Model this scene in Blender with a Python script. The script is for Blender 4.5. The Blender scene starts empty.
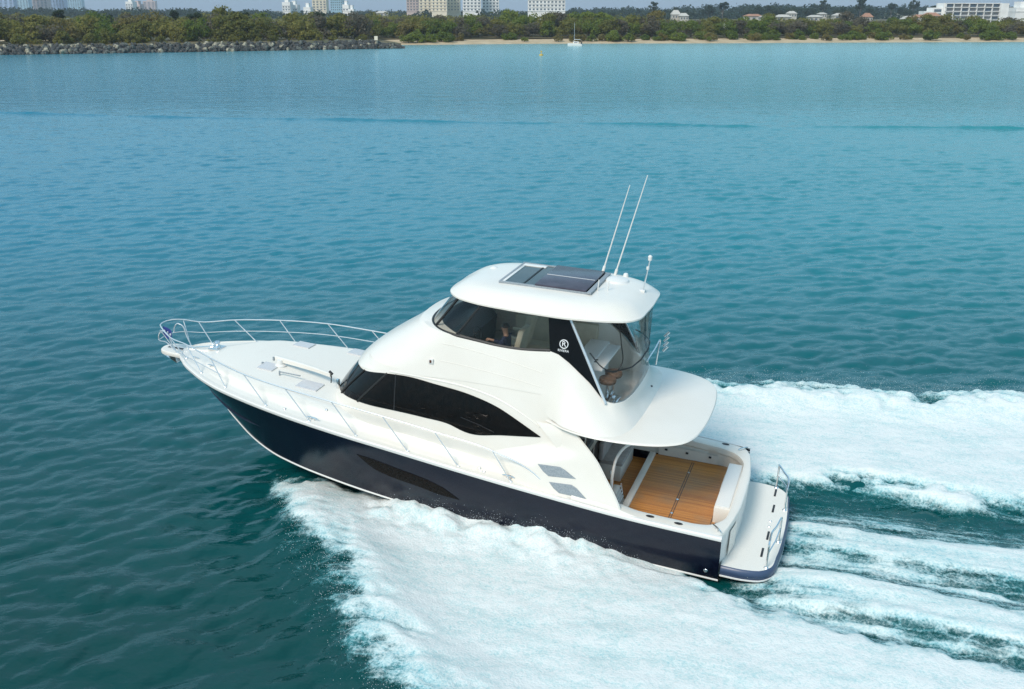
import bpy, bmesh, math, random
import numpy as np
from mathutils import Vector, Matrix
R = math.radians
rng = np.random.default_rng(7)
random.seed(7)
scene = bpy.context.scene
col = scene.collection

# ---------------------------------------------------------------- camera, sky, sun, exposure
cam_d = bpy.data.cameras.new('camera')
cam = bpy.data.objects.new('camera', cam_d); col.objects.link(cam)
CAM_H = 11.96
cam.location = (0, 0, CAM_H)
cam.rotation_euler = (R(90 - 18.495), 0, 0)
cam_d.sensor_width = 36.0
cam_d.lens = 36.0 * 1000.0 / 1024.0
cam_d.clip_start = 0.5
cam_d.clip_end = 20000
scene.camera = cam

SUN_EL, SUN_AZ = R(44), R(214)          # azimuth clockwise from +Y: behind the camera, to its left
world = bpy.data.worlds.new('World'); scene.world = world
world.use_nodes = True
wn = world.node_tree
bg = wn.nodes['Background']
sky = wn.nodes.new('ShaderNodeTexSky')
sky.sky_type = 'NISHITA'
sky.sun_disc = False
sky.sun_elevation = SUN_EL
sky.sun_rotation = SUN_AZ
sky.air_density = 1.0
sky.dust_density = 0.3
sky.ozone_density = 4.0
# pale blue haze low over the horizon, thin bright cloud higher up
wtc = wn.nodes.new('ShaderNodeTexCoord'); wsp = wn.nodes.new('ShaderNodeSeparateXYZ'); wn.links.new(wtc.outputs['Generated'], wsp.inputs[0])
wmr = wn.nodes.new('ShaderNodeMapRange'); wmr.interpolation_type = 'SMOOTHSTEP'; wmr.inputs[1].default_value = .0; wmr.inputs[2].default_value = .14; wmr.inputs[3].default_value = .85; wmr.inputs[4].default_value = 0
wn.links.new(wsp.outputs['Z'], wmr.inputs[0])
wmx = wn.nodes.new('ShaderNodeMix'); wmx.data_type = 'RGBA'; wn.links.new(wmr.outputs[0], wmx.inputs[0]); wn.links.new(sky.outputs[0], wmx.inputs[6]); wmx.inputs[7].default_value = (1.8, 2.85, 4.2, 1)
wmp = wn.nodes.new('ShaderNodeMapping'); wmp.inputs['Scale'].default_value = (1.2, 1.2, 3.0); wn.links.new(wtc.outputs['Generated'], wmp.inputs[0])
wnz = wn.nodes.new('ShaderNodeTexNoise'); wnz.inputs['Scale'].default_value = 1.6; wnz.inputs['Detail'].default_value = 5; wn.links.new(wmp.outputs[0], wnz.inputs['Vector'])
wcr = wn.nodes.new('ShaderNodeMapRange'); wcr.inputs[1].default_value = .30; wcr.inputs[2].default_value = .62; wcr.inputs[4].default_value = .8; wn.links.new(wnz.outputs[0], wcr.inputs[0])
wm2 = wn.nodes.new('ShaderNodeMath'); wm2.operation = 'MULTIPLY'; wn.links.new(wcr.outputs[0], wm2.inputs[0])
wmr2 = wn.nodes.new('ShaderNodeMapRange'); wmr2.inputs[1].default_value = .10; wmr2.inputs[2].default_value = .35; wn.links.new(wsp.outputs['Z'], wmr2.inputs[0]); wn.links.new(wmr2.outputs[0], wm2.inputs[1])
wmc = wn.nodes.new('ShaderNodeMix'); wmc.data_type = 'RGBA'; wn.links.new(wm2.outputs[0], wmc.inputs[0]); wl2 = wn.nodes.new('ShaderNodeMapRange'); wl2.interpolation_type = 'SMOOTHSTEP'; wl2.inputs[1].default_value = .05; wl2.inputs[2].default_value = .45; wl2.inputs[3].default_value = .8; wl2.inputs[4].default_value = 0; wn.links.new(wsp.outputs['Z'], wl2.inputs[0])
wl3 = wn.nodes.new('ShaderNodeMapRange'); wl3.interpolation_type = 'SMOOTHSTEP'; wl3.inputs[1].default_value = .02; wl3.inputs[2].default_value = .09; wn.links.new(wsp.outputs['Z'], wl3.inputs[0])
wl4 = wn.nodes.new('ShaderNodeMath'); wl4.operation = 'MULTIPLY'; wn.links.new(wl2.outputs[0], wl4.inputs[0]); wn.links.new(wl3.outputs[0], wl4.inputs[1])
wm4 = wn.nodes.new('ShaderNodeMix'); wm4.data_type = 'RGBA'; wn.links.new(wl4.outputs[0], wm4.inputs[0]); wn.links.new(wmx.outputs[2], wm4.inputs[6]); wm4.inputs[7].default_value = (2.5, 5.6, 7.0, 1)
wn.links.new(wm4.outputs[2], wmc.inputs[6]); wmc.inputs[7].default_value = (4.6, 7.7, 9.4, 1)
wn.links.new(wmc.outputs[2], bg.inputs[0])
bg.inputs[1].default_value = 0.13
sun_d = bpy.data.lights.new('sun', 'SUN')
sun_d.energy = 3.2
sun_d.angle = R(18)
sun_d.color = (1.0, 0.92, 0.82)
sun = bpy.data.objects.new('sun', sun_d); col.objects.link(sun)
sdir = Vector((math.sin(SUN_AZ) * math.cos(SUN_EL), math.cos(SUN_AZ) * math.cos(SUN_EL), math.sin(SUN_EL)))
sun.rotation_euler = sdir.to_track_quat('Z', 'Y').to_euler()
sun.location = sdir * 200
scene.view_settings.view_transform = 'Standard'
scene.view_settings.look = 'None'
scene.view_settings.exposure = 0.06
scene.view_settings.gamma = 1.0
scene.render.engine = 'CYCLES'
scene.cycles.max_bounces = 8
scene.cycles.transparent_max_bounces = 16
scene.cycles.use_denoising = True
scene.cycles.denoising_prefilter = 'NONE'
scene.cycles.denoising_input_passes = 'RGB_ALBEDO_NORMAL'

# ---------------------------------------------------------------- helpers
def tag(o, label=None, cat=None, group=None, kind=None):
    if label: o['label'] = label
    if cat: o['category'] = cat
    if group: o['group'] = group
    if kind: o['kind'] = kind
    return o

def mesh_obj(name, verts, faces, mat, parent=None, smooth=True, angle=35):
    me = bpy.data.meshes.new(name)
    me.from_pydata([tuple(map(float, v)) for v in verts], [], [tuple(map(int, f)) for f in faces])
    return link(name, me, mat, parent, smooth, angle)

def link(name, me, mat, parent=None, smooth=True, angle=35):
    if mat is not None: me.materials.append(mat)
    if smooth:
        me.polygons.foreach_set('use_smooth', [True] * len(me.polygons))
        me.set_sharp_from_angle(angle=R(angle))
    o = bpy.data.objects.new(name, me); col.objects.link(o)
    if parent is not None: o.parent = parent
    return o

def empty(name, loc=(0, 0, 0), rot=(0, 0, 0), parent=None):
    o = bpy.data.objects.new(name, None); col.objects.link(o)
    o.location = loc; o.rotation_euler = rot; o.empty_display_size = .3
    if parent is not None: o.parent = parent
    return o

class MB:
    """collects shapes into one mesh"""
    def __init__(s): s.v = []; s.f = []
    def add(s, V, F):
        n = len(s.v); s.v += [tuple(p) for p in V]; s.f += [tuple(i + n for i in f) for f in F]; return s
    def grid(s, P, cu=False, flip=False):
        P = np.asarray(P, float); n, m = P.shape[:2]; F = []
        for i in range(n if cu else n - 1):
            for j in range(m - 1):
                q = (i * m + j, ((i + 1) % n) * m + j, ((i + 1) % n) * m + j + 1, i * m + j + 1)
                F.append(q[::-1] if flip else q)
        return s.add(P.reshape(-1, 3), F)
    def box(s, lo, hi, bev=0.0):
        bm = bmesh.new()
        bmesh.ops.create_cube(bm, size=1)
        lo = Vector(lo); hi = Vector(hi)
        for v in bm.verts:
            v.co = Vector(((lo[k] + hi[k]) / 2 + v.co[k] * (hi[k] - lo[k])) for k in range(3))
        if bev > 0:
            bmesh.ops.bevel(bm, geom=bm.edges[:], offset=bev, segments=2, affect='EDGES', profile=.5)
        bm.verts.index_update()
        s.add([v.co[:] for v in bm.verts], [[v.index for v in f.verts] for f in bm.faces]); bm.free()
        return s
    def tube(s, pts, r, n=8, closed=False):
        P = [Vector(p) for p in pts]; k = len(P)
        rr = r if hasattr(r, '__len__') else [r] * k
        rows = []
        up = None
        for i in range(k):
            a = P[i - 1] if (i > 0 or closed) else P[i]
            b = P[(i + 1) % k] if (i < k - 1 or closed) else P[i]
            t = (b - a).normalized()
            if up is None:
                up = t.orthogonal().normalized()
            else:
                up = (up - t * up.dot(t)).normalized()
            w = t.cross(up)
            rows.append([P[i] + (up * math.cos(2 * math.pi * j / n) + w * math.sin(2 * math.pi * j / n)) * rr[i] for j in range(n + 1)])
        s.grid([[tuple(q) for q in row] for row in rows], cu=closed)
        if not closed:
            s.add(rows[0][:-1], [tuple(range(n))]); s.add(rows[-1][:-1], [tuple(range(n))[::-1]])
        return s
    def prism(s, poly, lo, hi, ax=2):
        """polygon (2d) extruded from lo to hi on axis ax"""
        def p3(p, h):
            q = list(p); q.insert(ax, h); return q
        n = len(poly)
        V = [p3(p, lo) for p in poly] + [p3(p, hi) for p in poly]
        F = [tuple(range(n))[::-1], tuple(range(n, 2 * n))] + [(i, (i + 1) % n, n + (i + 1) % n, n + i) for i in range(n)]
        return s.add(V, F)
    def lathe(s, prof, c=(0, 0, 0), n=16, ax=2):
        rows = []
        for r, h in prof:
            row = []
            for j in range(n + 1):
                a = 2 * math.pi * j / n
                q = [r * math.cos(a), r * math.sin(a)]; q.insert(ax, h)
                row.append((q[0] + c[0], q[1] + c[1], q[2] + c[2]))
            rows.append(row)
        return s.grid(rows)
    def build_each(s, name, mat, parent=None, smooth=True, angle=35):
        """one mesh object per separate piece"""
        par = list(range(len(s.v)))
        def find(a):
            while par[a] != a: par[a] = par[par[a]]; a = par[a]
            return a
        for f in s.f:
            for b in f[1:]: par[find(b)] = find(f[0])
        pieces = {}
        for f in s.f: pieces.setdefault(find(f[0]), []).append(f)
        out = []
        for fs in pieces.values():
            ids = sorted({i for f in fs for i in f}); mp = {i: k for k, i in enumerate(ids)}
            q = MB(); q.add([s.v[i] for i in ids], [tuple(mp[i] for i in f) for f in fs]); out.append(q.build(name, mat, parent, smooth, angle))
        return out
    def build(s, name, mat, parent=None, smooth=True, angle=35):
        me = bpy.data.meshes.new(name)
        me.from_pydata([tuple(map(float, v)) for v in s.v], [], s.f)
        bm = bmesh.new(); bm.from_mesh(me)
        bmesh.ops.remove_doubles(bm, verts=bm.verts, dist=1e-5)
        bmesh.ops.recalc_face_normals(bm, faces=bm.faces)
        bm.to_mesh(me); bm.free()
        return link(name, me, mat, parent, smooth, angle)

def interp(xs, ys):
    xs = np.asarray(xs, float); ys = np.asarray(ys, float)
    # monotone-ish cubic (Catmull-Rom slopes)
    m = np.gradient(ys, xs)
    def f(x):
        x = np.clip(np.asarray(x, float), xs[0], xs[-1])
        i = np.clip(np.searchsorted(xs, x) - 1, 0, len(xs) - 2)
        h = xs[i + 1] - xs[i]; t = (x - xs[i]) / h
        return ((2 * t**3 - 3 * t**2 + 1) * ys[i] + (t**3 - 2 * t**2 + t) * h * m[i] + (-2 * t**3 + 3 * t**2) * ys[i + 1] + (t**3 - t**2) * h * m[i + 1])
    return f

def spline(pts, n):
    """Catmull-Rom through points by chord length, n samples"""
    P = np.asarray(pts, float)
    d = np.concatenate([[0], np.cumsum(np.sqrt(((P[1:] - P[:-1])**2).sum(1)))])
    t = np.linspace(0, d[-1], n)
    return np.stack([interp(d, P[:, k])(t) for k in range(P.shape[1])], -1)

def sstep(a, b, x):
    t = np.clip((np.asarray(x, float) - a) / (b - a), 0, 1); return t * t * (3 - 2 * t)

_perm = rng.permutation(512)
_grad = rng.uniform(0, 2 * math.pi, 512)
def pnoise(x, y):
    xi = np.floor(x).astype(int); yi = np.floor(y).astype(int); xf = x - xi; yf = y - yi
    u = xf**3 * (xf * (xf * 6 - 15) + 10); v = yf**3 * (yf * (yf * 6 - 15) + 10)
    def g(ix, iy, dx, dy):
        h = _perm[(_perm[ix & 511] + iy) & 511]; a = _grad[h]
        return np.cos(a) * dx + np.sin(a) * dy
    a = g(xi, yi, xf, yf); b = g(xi + 1, yi, xf - 1, yf); c = g(xi, yi + 1, xf, yf - 1); d = g(xi + 1, yi + 1, xf - 1, yf - 1)
    return (a + (b - a) * u) * (1 - v) + (c + (d - c) * u) * v
def fbm(x, y, o=4):
    s = 0; a = 1.0
    for k in range(o):
        s = s + a * pnoise(x * 2**k + 17.3 * k, y * 2**k - 9.1 * k); a *= .5
    return s

# ---------------------------------------------------------------- materials
MATS = {}
def mat(name, color, rough=.5, metal=0.0, noise=None, bump=None, spec=.5, coat=0.0, ior=None):
    m = bpy.data.materials.new(name); m.use_nodes = True
    nt = m.node_tree; p = nt.nodes['Principled BSDF']
    p.inputs['Base Color'].default_value = (*color, 1)
    p.inputs['Roughness'].default_value = rough
    p.inputs['Metallic'].default_value = metal
    p.inputs['Specular IOR Level'].default_value = spec
    if coat: p.inputs['Coat Weight'].default_value = coat; p.inputs['Coat Roughness'].default_value = .08
    if ior: p.inputs['IOR'].default_value = ior
    tc = nt.nodes.new('ShaderNodeTexCoord')
    if noise:
        sc, c2, lo, hi = noise
        n = nt.nodes.new('ShaderNodeTexNoise'); n.inputs['Scale'].default_value = sc; n.inputs['Detail'].default_value = 5
        r = nt.nodes.new('ShaderNodeMapRange'); r.inputs[1].default_value = lo; r.inputs[2].default_value = hi
        mx = nt.nodes.new('ShaderNodeMix'); mx.data_type = 'RGBA'
        mx.inputs[6].default_value = (*color, 1); mx.inputs[7].default_value = (*c2, 1)
        nt.links.new(tc.outputs['Object'], n.inputs['Vector']); nt.links.new(n.outputs[0], r.inputs[0])
        nt.links.new(r.outputs[0], mx.inputs[0]); nt.links.new(mx.outputs[2], p.inputs['Base Color'])
    if bump:
        sc, st, ds = bump
        n = nt.nodes.new('ShaderNodeTexNoise'); n.inputs['Scale'].default_value = sc; n.inputs['Detail'].default_value = 4
        b = nt.nodes.new('ShaderNodeBump'); b.inputs['Strength'].default_value = st; b.inputs['Distance'].default_value = ds
        nt.links.new(tc.outputs['Object'], n.inputs['Vector']); nt.links.new(n.outputs[0], b.inputs['Height'])
        nt.links.new(b.outputs[0], p.inputs['Normal'])
    MATS[name] = m
    return m

gel = mat('gelcoat', (.78, .73, .655), .28, noise=(1.3, (.75, .70, .62), .35, .7), coat=.25)
gel_cool = mat('white_rail', (.72, .70, .66), .3)
nonskid = mat('nonskid', (.75, .715, .65), .65, noise=(60, (.71, .675, .61), .4, .65), bump=(140, .25, .004))
liner = mat('cockpit_liner', (.74, .69, .62), .4, noise=(2, (.70, .64, .57), .35, .7))
navy = mat('navy_paint', (.0035, .005, .0145), .17, noise=(1.2, (.0045, .006, .016), .40, .7), spec=.42)
navy_grey = mat('platform_edge', (.045, .07, .13), .35)
antifoul = mat('antifouling', (.013, .013, .015), .6, noise=(6, (.03, .03, .03), .4, .7))
dark_glass = mat('dark_glass', (.004, .0035, .0035), .035, noise=(9, (.008, .006, .005), .4, .6), bump=(1.2, .04, .02), spec=.3)
hull_glass = mat('hull_glass', (.004, .003, .0025), .22, spec=.10, noise=(14, (.010, .007, .006), .35, .65))
black_gloss = mat('black_panel', (.004, .004, .005), .2, spec=.25)
black_rubber = mat('black_rubber', (.012, .012, .012), .5)
steel = mat('stainless_steel', (.78, .78, .78), .18, metal=1.0)
rail_white = mat('polished_rail', (.72, .74, .75), .25, metal=.55)
grey_vent = mat('vent_grille', (.30, .33, .35), .5, noise=(40, (.22, .25, .27), .4, .6))
hatch_grey = mat('hatch_acrylic', (.54, .53, .53), .25, noise=(20, (.58, .57, .57), .4, .6))
panel_plum = mat('sunroof_panel', (.05, .043, .06), .22, noise=(3, (.065, .055, .075), .4, .6))
cream = mat('cream_leather', (.62, .56, .43), .5, noise=(5, (.55, .49, .37), .4, .7))
brown_pad = mat('brown_cushion', (.16, .09, .05), .6, noise=(8, (.12, .07, .04), .4, .6))
dark_trim = mat('dark_trim', (.02, .02, .022), .5)
grey_pad = mat('grey_upholstery', (.42, .38, .36), .7, noise=(10, (.36, .33, .31), .4, .6))
skin = mat('skin', (.50, .28, .19), .5, noise=(8, (.45, .24, .16), .4, .6))
hair_m = mat('hair', (.03, .02, .015), .6, noise=(30, (.05, .03, .02), .4, .6))
jacket_m = mat('navy_cloth', (.015, .022, .06), .8, noise=(12, (.025, .03, .075), .4, .6))
trouser_m = mat('tan_cloth', (.30, .24, .16), .8, noise=(12, (.26, .2, .13), .4, .6))
flag_m = mat('blue_flag', (.03, .05, .25), .7, noise=(10, (.025, .04, .2), .4, .6))
white_paint = mat('white_paint', (.8, .8, .8), .5)
side_green = mat('brown_lens', (.12, .05, .03), .2)

def teak_mat():
    m = bpy.data.materials.new('teak'); m.use_nodes = True
    nt = m.node_tree; L = nt.links; p = nt.nodes['Principled BSDF']
    tc = nt.nodes.new('ShaderNodeTexCoord'); sp = nt.nodes.new('ShaderNodeSeparateXYZ')
    L.new(tc.outputs['Object'], sp.inputs[0])
    def mth(op, a, b=None):
        n = nt.nodes.new('ShaderNodeMath'); n.operation = op
        for i, q in enumerate((a, b)):
            if q is None: continue
            if isinstance(q, (int, float)): n.inputs[i].default_value = q
            else: L.new(q, n.inputs[i])
        return n.outputs[0]
    y = mth('MULTIPLY', sp.outputs['Y'], 1 / .055)
    fr = mth('FRACT', y); idx = mth('FLOOR', y)
    line = mth('LESS_THAN', fr, .10)
    wn_ = nt.nodes.new('ShaderNodeTexWhiteNoise'); wn_.noise_dimensions = '1D'; L.new(idx, wn_.inputs['W'])
    mp = nt.nodes.new('ShaderNodeMapping'); mp.inputs['Scale'].default_value = (2.0, 16, 1); L.new(tc.outputs['Object'], mp.inputs[0])
    nz = nt.nodes.new('ShaderNodeTexNoise'); nz.inputs['Scale'].default_value = 2.2; nz.inputs['Detail'].default_value = 6; L.new(mp.outputs[0], nz.inputs[0])
    n2 = nt.nodes.new('ShaderNodeTexNoise'); n2.inputs['Scale'].default_value = 1.4; n2.inputs['Detail'].default_value = 3; L.new(tc.outputs['Object'], n2.inputs[0])
    f = mth('ADD', mth('MULTIPLY', wn_.outputs[0], .5), mth('MULTIPLY', nz.outputs[0], .6))
    cr = nt.nodes.new('ShaderNodeValToRGB'); L.new(f, cr.inputs[0])
    cr.color_ramp.elements[0].position = .2; cr.color_ramp.elements[0].color = (.38, .135, .022, 1)
    cr.color_ramp.elements[1].position = .85; cr.color_ramp.elements[1].color = (.58, .24, .048, 1)
    mg = nt.nodes.new('ShaderNodeMix'); mg.data_type = 'RGBA'; L.new(cr.outputs[0], mg.inputs[6]); mg.inputs[7].default_value = (.30, .20, .11, 1)
    mr = nt.nodes.new('ShaderNodeMapRange'); mr.inputs[1].default_value = .48; mr.inputs[2].default_value = .72; mr.inputs[4].default_value = .5; L.new(n2.outputs[0], mr.inputs[0]); L.new(mr.outputs[0], mg.inputs[0])
    ml = nt.nodes.new('ShaderNodeMix'); ml.data_type = 'RGBA'; L.new(mg.outputs[2], ml.inputs[6]); ml.inputs[7].default_value = (.06, .032, .014, 1)
    L.new(mth('MULTIPLY', line, .75), ml.inputs[0]); L.new(ml.outputs[2], p.inputs['Base Color'])
    p.inputs['Roughness'].default_value = .45
    return m
teak = teak_mat()

def glass_mat(name, tint, refl_tint=(1, 1, 1), haze=0.0, fres=1.45, streak=False):
    m = bpy.data.materials.new(name); m.use_nodes = True
    nt = m.node_tree; L = nt.links; out = nt.nodes['Material Output']; nt.nodes.remove(nt.nodes['Principled BSDF'])
    t = nt.nodes.new('ShaderNodeBsdfTransparent'); t.inputs[0].default_value = (*tint, 1)
    g = nt.nodes.new('ShaderNodeBsdfGlossy'); g.inputs[0].default_value = (*refl_tint, 1); g.inputs['Roughness'].default_value = .03
    fr = nt.nodes.new('ShaderNodeFresnel'); fr.inputs[0].default_value = fres
    if streak:
        tc = nt.nodes.new('ShaderNodeTexCoord'); nz = nt.nodes.new('ShaderNodeTexNoise'); nz.inputs['Scale'].default_value = 3.0; nz.inputs['Detail'].default_value = 3
        mp = nt.nodes.new('ShaderNodeMapping'); mp.inputs['Scale'].default_value = (2.5, 2.5, .6)
        b = nt.nodes.new('ShaderNodeBump'); b.inputs['Strength'].default_value = .35; b.inputs['Distance'].default_value = .05
        L.new(tc.outputs['Object'], mp.inputs[0]); L.new(mp.outputs[0], nz.inputs[0]); L.new(nz.outputs[0], b.inputs['Height'])
        L.new(b.outputs[0], g.inputs['Normal']); L.new(b.outputs[0], fr.inputs['Normal'])
    mx = nt.nodes.new('ShaderNodeMixShader'); L.new(fr.outputs[0], mx.inputs[0]); L.new(t.outputs[0], mx.inputs[1]); L.new(g.outputs[0], mx.inputs[2])
    last = mx.outputs[0]
    if haze > 0:
        d = nt.nodes.new('ShaderNodeBsdfDiffuse'); d.inputs[0].default_value = (.6, .6, .62, 1)
        m2 = nt.nodes.new('ShaderNodeMixShader'); m2.inputs[0].default_value = haze
        L.new(last, m2.inputs[1]); L.new(d.outputs[0], m2.inputs[2]); last = m2.outputs[0]
    L.new(last, out.inputs[0])
    return m
tint_glass = glass_mat('tinted_glass', (.82, .83, .81))
clear_vinyl = glass_mat('clear_vinyl', (.99, .985, .98), haze=.015, streak=True, fres=1.22)

# ---------------------------------------------------------------- WATER AND WAKE (geometry)
PSI, TRIM, HEEL = R(160.16), R(2.35), R(-1.2)
T0 = np.array([5.315, 21.47])
cP, sP = math.cos(PSI), math.sin(PSI)
def to_boat(x, y):
    dx = x - T0[0]; dy = y - T0[1]
    return dx * cP + dy * sP, -dx * sP + dy * cP        # forward, port
def to_world(X, Y):
    return T0[0] + X * cP - Y * sP, T0[1] + X * sP + Y * cP

wr = np.random.default_rng(3)
def sea_tile(N, L, wind, seed, lmin, lmax, p):
    """one periodic tile of wind chop by inverse FFT: height and sideways shift"""
    r_ = np.random.default_rng(seed)
    k1 = 2 * math.pi * np.fft.fftfreq(N, L / N); kx, ky = np.meshgrid(k1, k1, indexing='ij')
    k = np.hypot(kx, ky); k[0, 0] = 1
    c = (kx * math.cos(wind) + ky * math.sin(wind)) / k
    D = np.where(c > 0, c ** 4, .04 * c ** 4) + .03
    A = k ** p * np.sqrt(D) * ((k > 2 * math.pi / lmax * .6) & (k < 2 * math.pi / lmin)) * np.minimum(1, (k * lmax / (2 * math.pi)) ** 2)
    Z = A * (r_.normal(size=(N, N)) + 1j * r_.normal(size=(N, N)))
    Z[0, 0] = 0
    h = np.fft.ifft2(Z).real
    sx = np.fft.ifft2(1j * kx * Z).real; sy = np.fft.ifft2(1j * ky * Z).real
    n_ = 1 / math.sqrt((sx**2 + sy**2).mean())
    dx = np.fft.ifft2(-1j * kx / k * Z).real; dy = np.fft.ifft2(-1j * ky / k * Z).real
    return [q.astype(np.float32) * n_ for q in (h, dx, dy)], L
def sample(tile, x, y):
    (h, dx, dy), L = tile; N = h.shape[0]
    u = (x / L) % 1 * N; v = (y / L) % 1 * N
    i = np.floor(u).astype(int); j = np.floor(v).astype(int); a = u - i; b = v - j; i %= N; j %= N; i1 = (i + 1) % N; j1 = (j + 1) % N
    return [q[i, j] * (1 - a) * (1 - b) + q[i1, j] * a * (1 - b) + q[i, j1] * (1 - a) * b + q[i1, j1] * a * b for q in (h, dx, dy)]
tA = sea_tile(1024, 57.0, R(108), 4, .24, 1.5, -2.45)
tB = sea_tile(512, 17.0, R(122), 9, .14, .8, -2.4)
def waves(x, y):
    a = sample(tA, x, y)
    r_ = R(17); xr, yr = x * math.cos(r_) - y * math.sin(r_), x * math.sin(r_) + y * math.cos(r_)
    b = sample(tA, xr * .77 + 13, yr * .77 + 5); c = sample(tB, x, y)
    return [SLOPE * (.70 * a[q] + .55 * b[q] + .85 * c[q]) for q in range(3)]
SLOPE = .15

port_out = interp([-16, -8, 0, 3, 4.6, 5.84, 6.67, 7.58, 9.35, 10.67, 11.6, 12.2], [20.0, 16.6, 12.0, 9.9, 8.75, 7.5, 6.6, 5.65, 4.0, 2.65, 1.78, .9])
stb_out = interp([-16, -8, -5.3, -2.3, 0, 2, 4.6, 6.67, 9.35, 10.67, 11.6, 12.2], [-14.5, -11.4, -10.5, -9.9, -9.5, -8.9, -7.6, -6.0, -3.8, -2.5, -1.75, -.9])
port_in = interp([-16, -8, -6, -4, -2, -.5, .4, 1.2], [5.2, 4.0, 3.6, 3.5, 3.3, 2.95, 2.55, 1.3])
bandA_out = interp([-16, -8, -6, -4, -2, -.6, .1], [4.0, 3.2, 3.02, 2.85, 2.6, 2.3, 1.9])
bandA_in = interp([-16, -8, -6, -4, -2.5, -1.4, -.6], [1.2, 1.1, 1.05, .95, .85, 1.15, 1.6])
bandB_out = interp([-16, -8, -6, -4, -2.5, -1.4, -.6], [.8, .55, .5, .40, .25, .15, .0])
bandB_in = interp([-16, -8, -6.4, -4.8, -3.1, -1.3, -.6], [-2.3, -2.1, -1.85, -1.7, -1.5, -1.3, -1.0])
stb_in = interp([-16, -8, -6.6, -5.1, -3.8, -2.4, -1.25, -.2, .6], [-4.6, -3.9, -3.6, -3.3, -3.5, -3.5, -2.95, -2.5, -1.2])

def wake(X, Y):
    """foam cover (0..1) and height of the wake at boat coordinates"""
    n1 = fbm(X * .55, Y * .55, 5); n2 = fbm(X * 1.6 + 40, Y * 1.6, 4)
    st = fbm(X * .22 + 9, Y * 1.9 - 4, 5)
    nf = np.where(np.abs(X) < 1e9, .95 * n1 + .4 * n2, 0)
    ragg = .6 * n1 + .7 * n2 + .5 * st
    grow = sstep(12.0, 8.0, X)
    # port and starboard sheets thrown from the bow
    ep = (port_out(X) - Y) + ragg * (.25 + .95 * grow)
    ip = (Y - port_in(X)) + .45 * n2 + .25 * st
    mp = sstep(-.5 - .5 * grow, .3 + 1.3 * grow, ep) * sstep(-.25, .35, ip) * (X < 12.1)
    es = (Y - stb_out(X)) + ragg * (.25 + .9 * grow)
    is_ = (stb_in(X) - Y) + .5 * n2 + .4 * st
    ms = sstep(-.5 - .5 * grow, .3 + 1.3 * grow, es) * sstep(-.3, .6, is_) * (X < 12.1)
    beh = sstep(-.35, -1.0, X)
    a = sstep(-.45, .6, bandA_out(X) - Y + .5 * st + .3 * n2) * sstep(-.5, .7, Y - bandA_in(X) + .6 * st + .3 * n2) * sstep(.05, -.4, X)
    b = sstep(-.5, .7, bandB_out(X) - Y + .6 * st + .3 * n2) * sstep(-.5, .9, Y - bandB_in(X) + .7 * st + .4 * n2) * beh
    # a faint veil of broken foam in the troughs
    gap3 = np.exp(-((Y - .5 * (bandB_in(X) + stb_in(X))) / .8)**2)
    veil = (.18 + .42 * sstep(-.25, .5, st + .35 * n2)) * (1 - .75 * gap3) * sstep(.1, -1.2, X) * (Y < 4.2) * (Y > -4.4)
    m = np.maximum.reduce([mp, ms, a * (.80 + .25 * st), b * (.78 + .3 * st), np.clip(veil + .12 * sstep(.1, -1.2, X) * (Y < 4) * (Y > -2.2), 0, .7)])
    # heights
    swell = .34 * np.exp(-((port_out(X) - .2 - Y) / 1.5)**2) * sstep(11.9, 9.5, X) + .30 * np.exp(-((Y - stb_out(X) - .2) / 1.5)**2) * sstep(11.9, 9.5, X)
    crest_p = np.exp(-((port_out(X) - 1.3 - Y) / 1.2)**2) * .12 * grow * sstep(-14, 2, X)
    crest_s = np.exp(-((Y - stb_out(X) - 1.0) / 1.0)**2) * .22 * grow
    nearhull = np.exp(-((np.abs(Y) - 2.3) / .7)**2) * .34 * sstep(9.6, 7.6, X) * sstep(1.0, 4.0, X)
    sheet = (.10 + .022 * n1 + .012 * n2)
    h = swell + mp * (sheet + crest_p) + ms * (sheet + crest_s + .12) + nearhull * (1 + .8 * n2)
    stern = sstep(.4, -2.0, X)
    h += stern * (a * (.13 + .05 * st) + b * (.08 + .05 * st))
    h -= stern * .14 * np.exp(-((Y - .5 * (bandA_in(X) + bandB_out(X))) / .45)**2)
    h -= stern * .20 * np.exp(-((Y - .5 * (bandB_in(X) + stb_in(X))) / 1.2)**2)
    h -= sstep(.8, -1.2, X) * .12 * np.exp(-((Y - .5 * (bandA_out(X) + port_in(X))) / .35)**2)
    h -= .25 * np.exp(-((X - .2) / 1.6)**2) * (np.abs(Y) < 2.6) * .8
    return m, h

# ---- water sheet
ys = [8.0]
while ys[-1] < 150: ys.append(ys[-1] + max(.070, ys[-1] * .0032))
ys = np.array(ys); NC = 680
gx = np.linspace(-1, 1, NC)
GX = gx[None, :] * (.60 * ys[:, None] + 8); GY = np.repeat(ys[:, None], NC, 1)
h, hx, hy = waves(GX, GY)
edge = np.minimum.reduce([sstep(0, .12, 1 - np.abs(gx))[None, :] * np.ones_like(GX), sstep(8, 10, GY), sstep(150, 85, GY)])
bX, bY = to_boat(GX, GY)
cov, wh = wake(bX, bY)
gust = (1 + .45 * sstep(48, 20, GY)) * (.75 + .5 * np.clip(fbm(GX * .03 + 3, GY * .03, 3), -1, 1))
calm = 1 - .6 * cov
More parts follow.
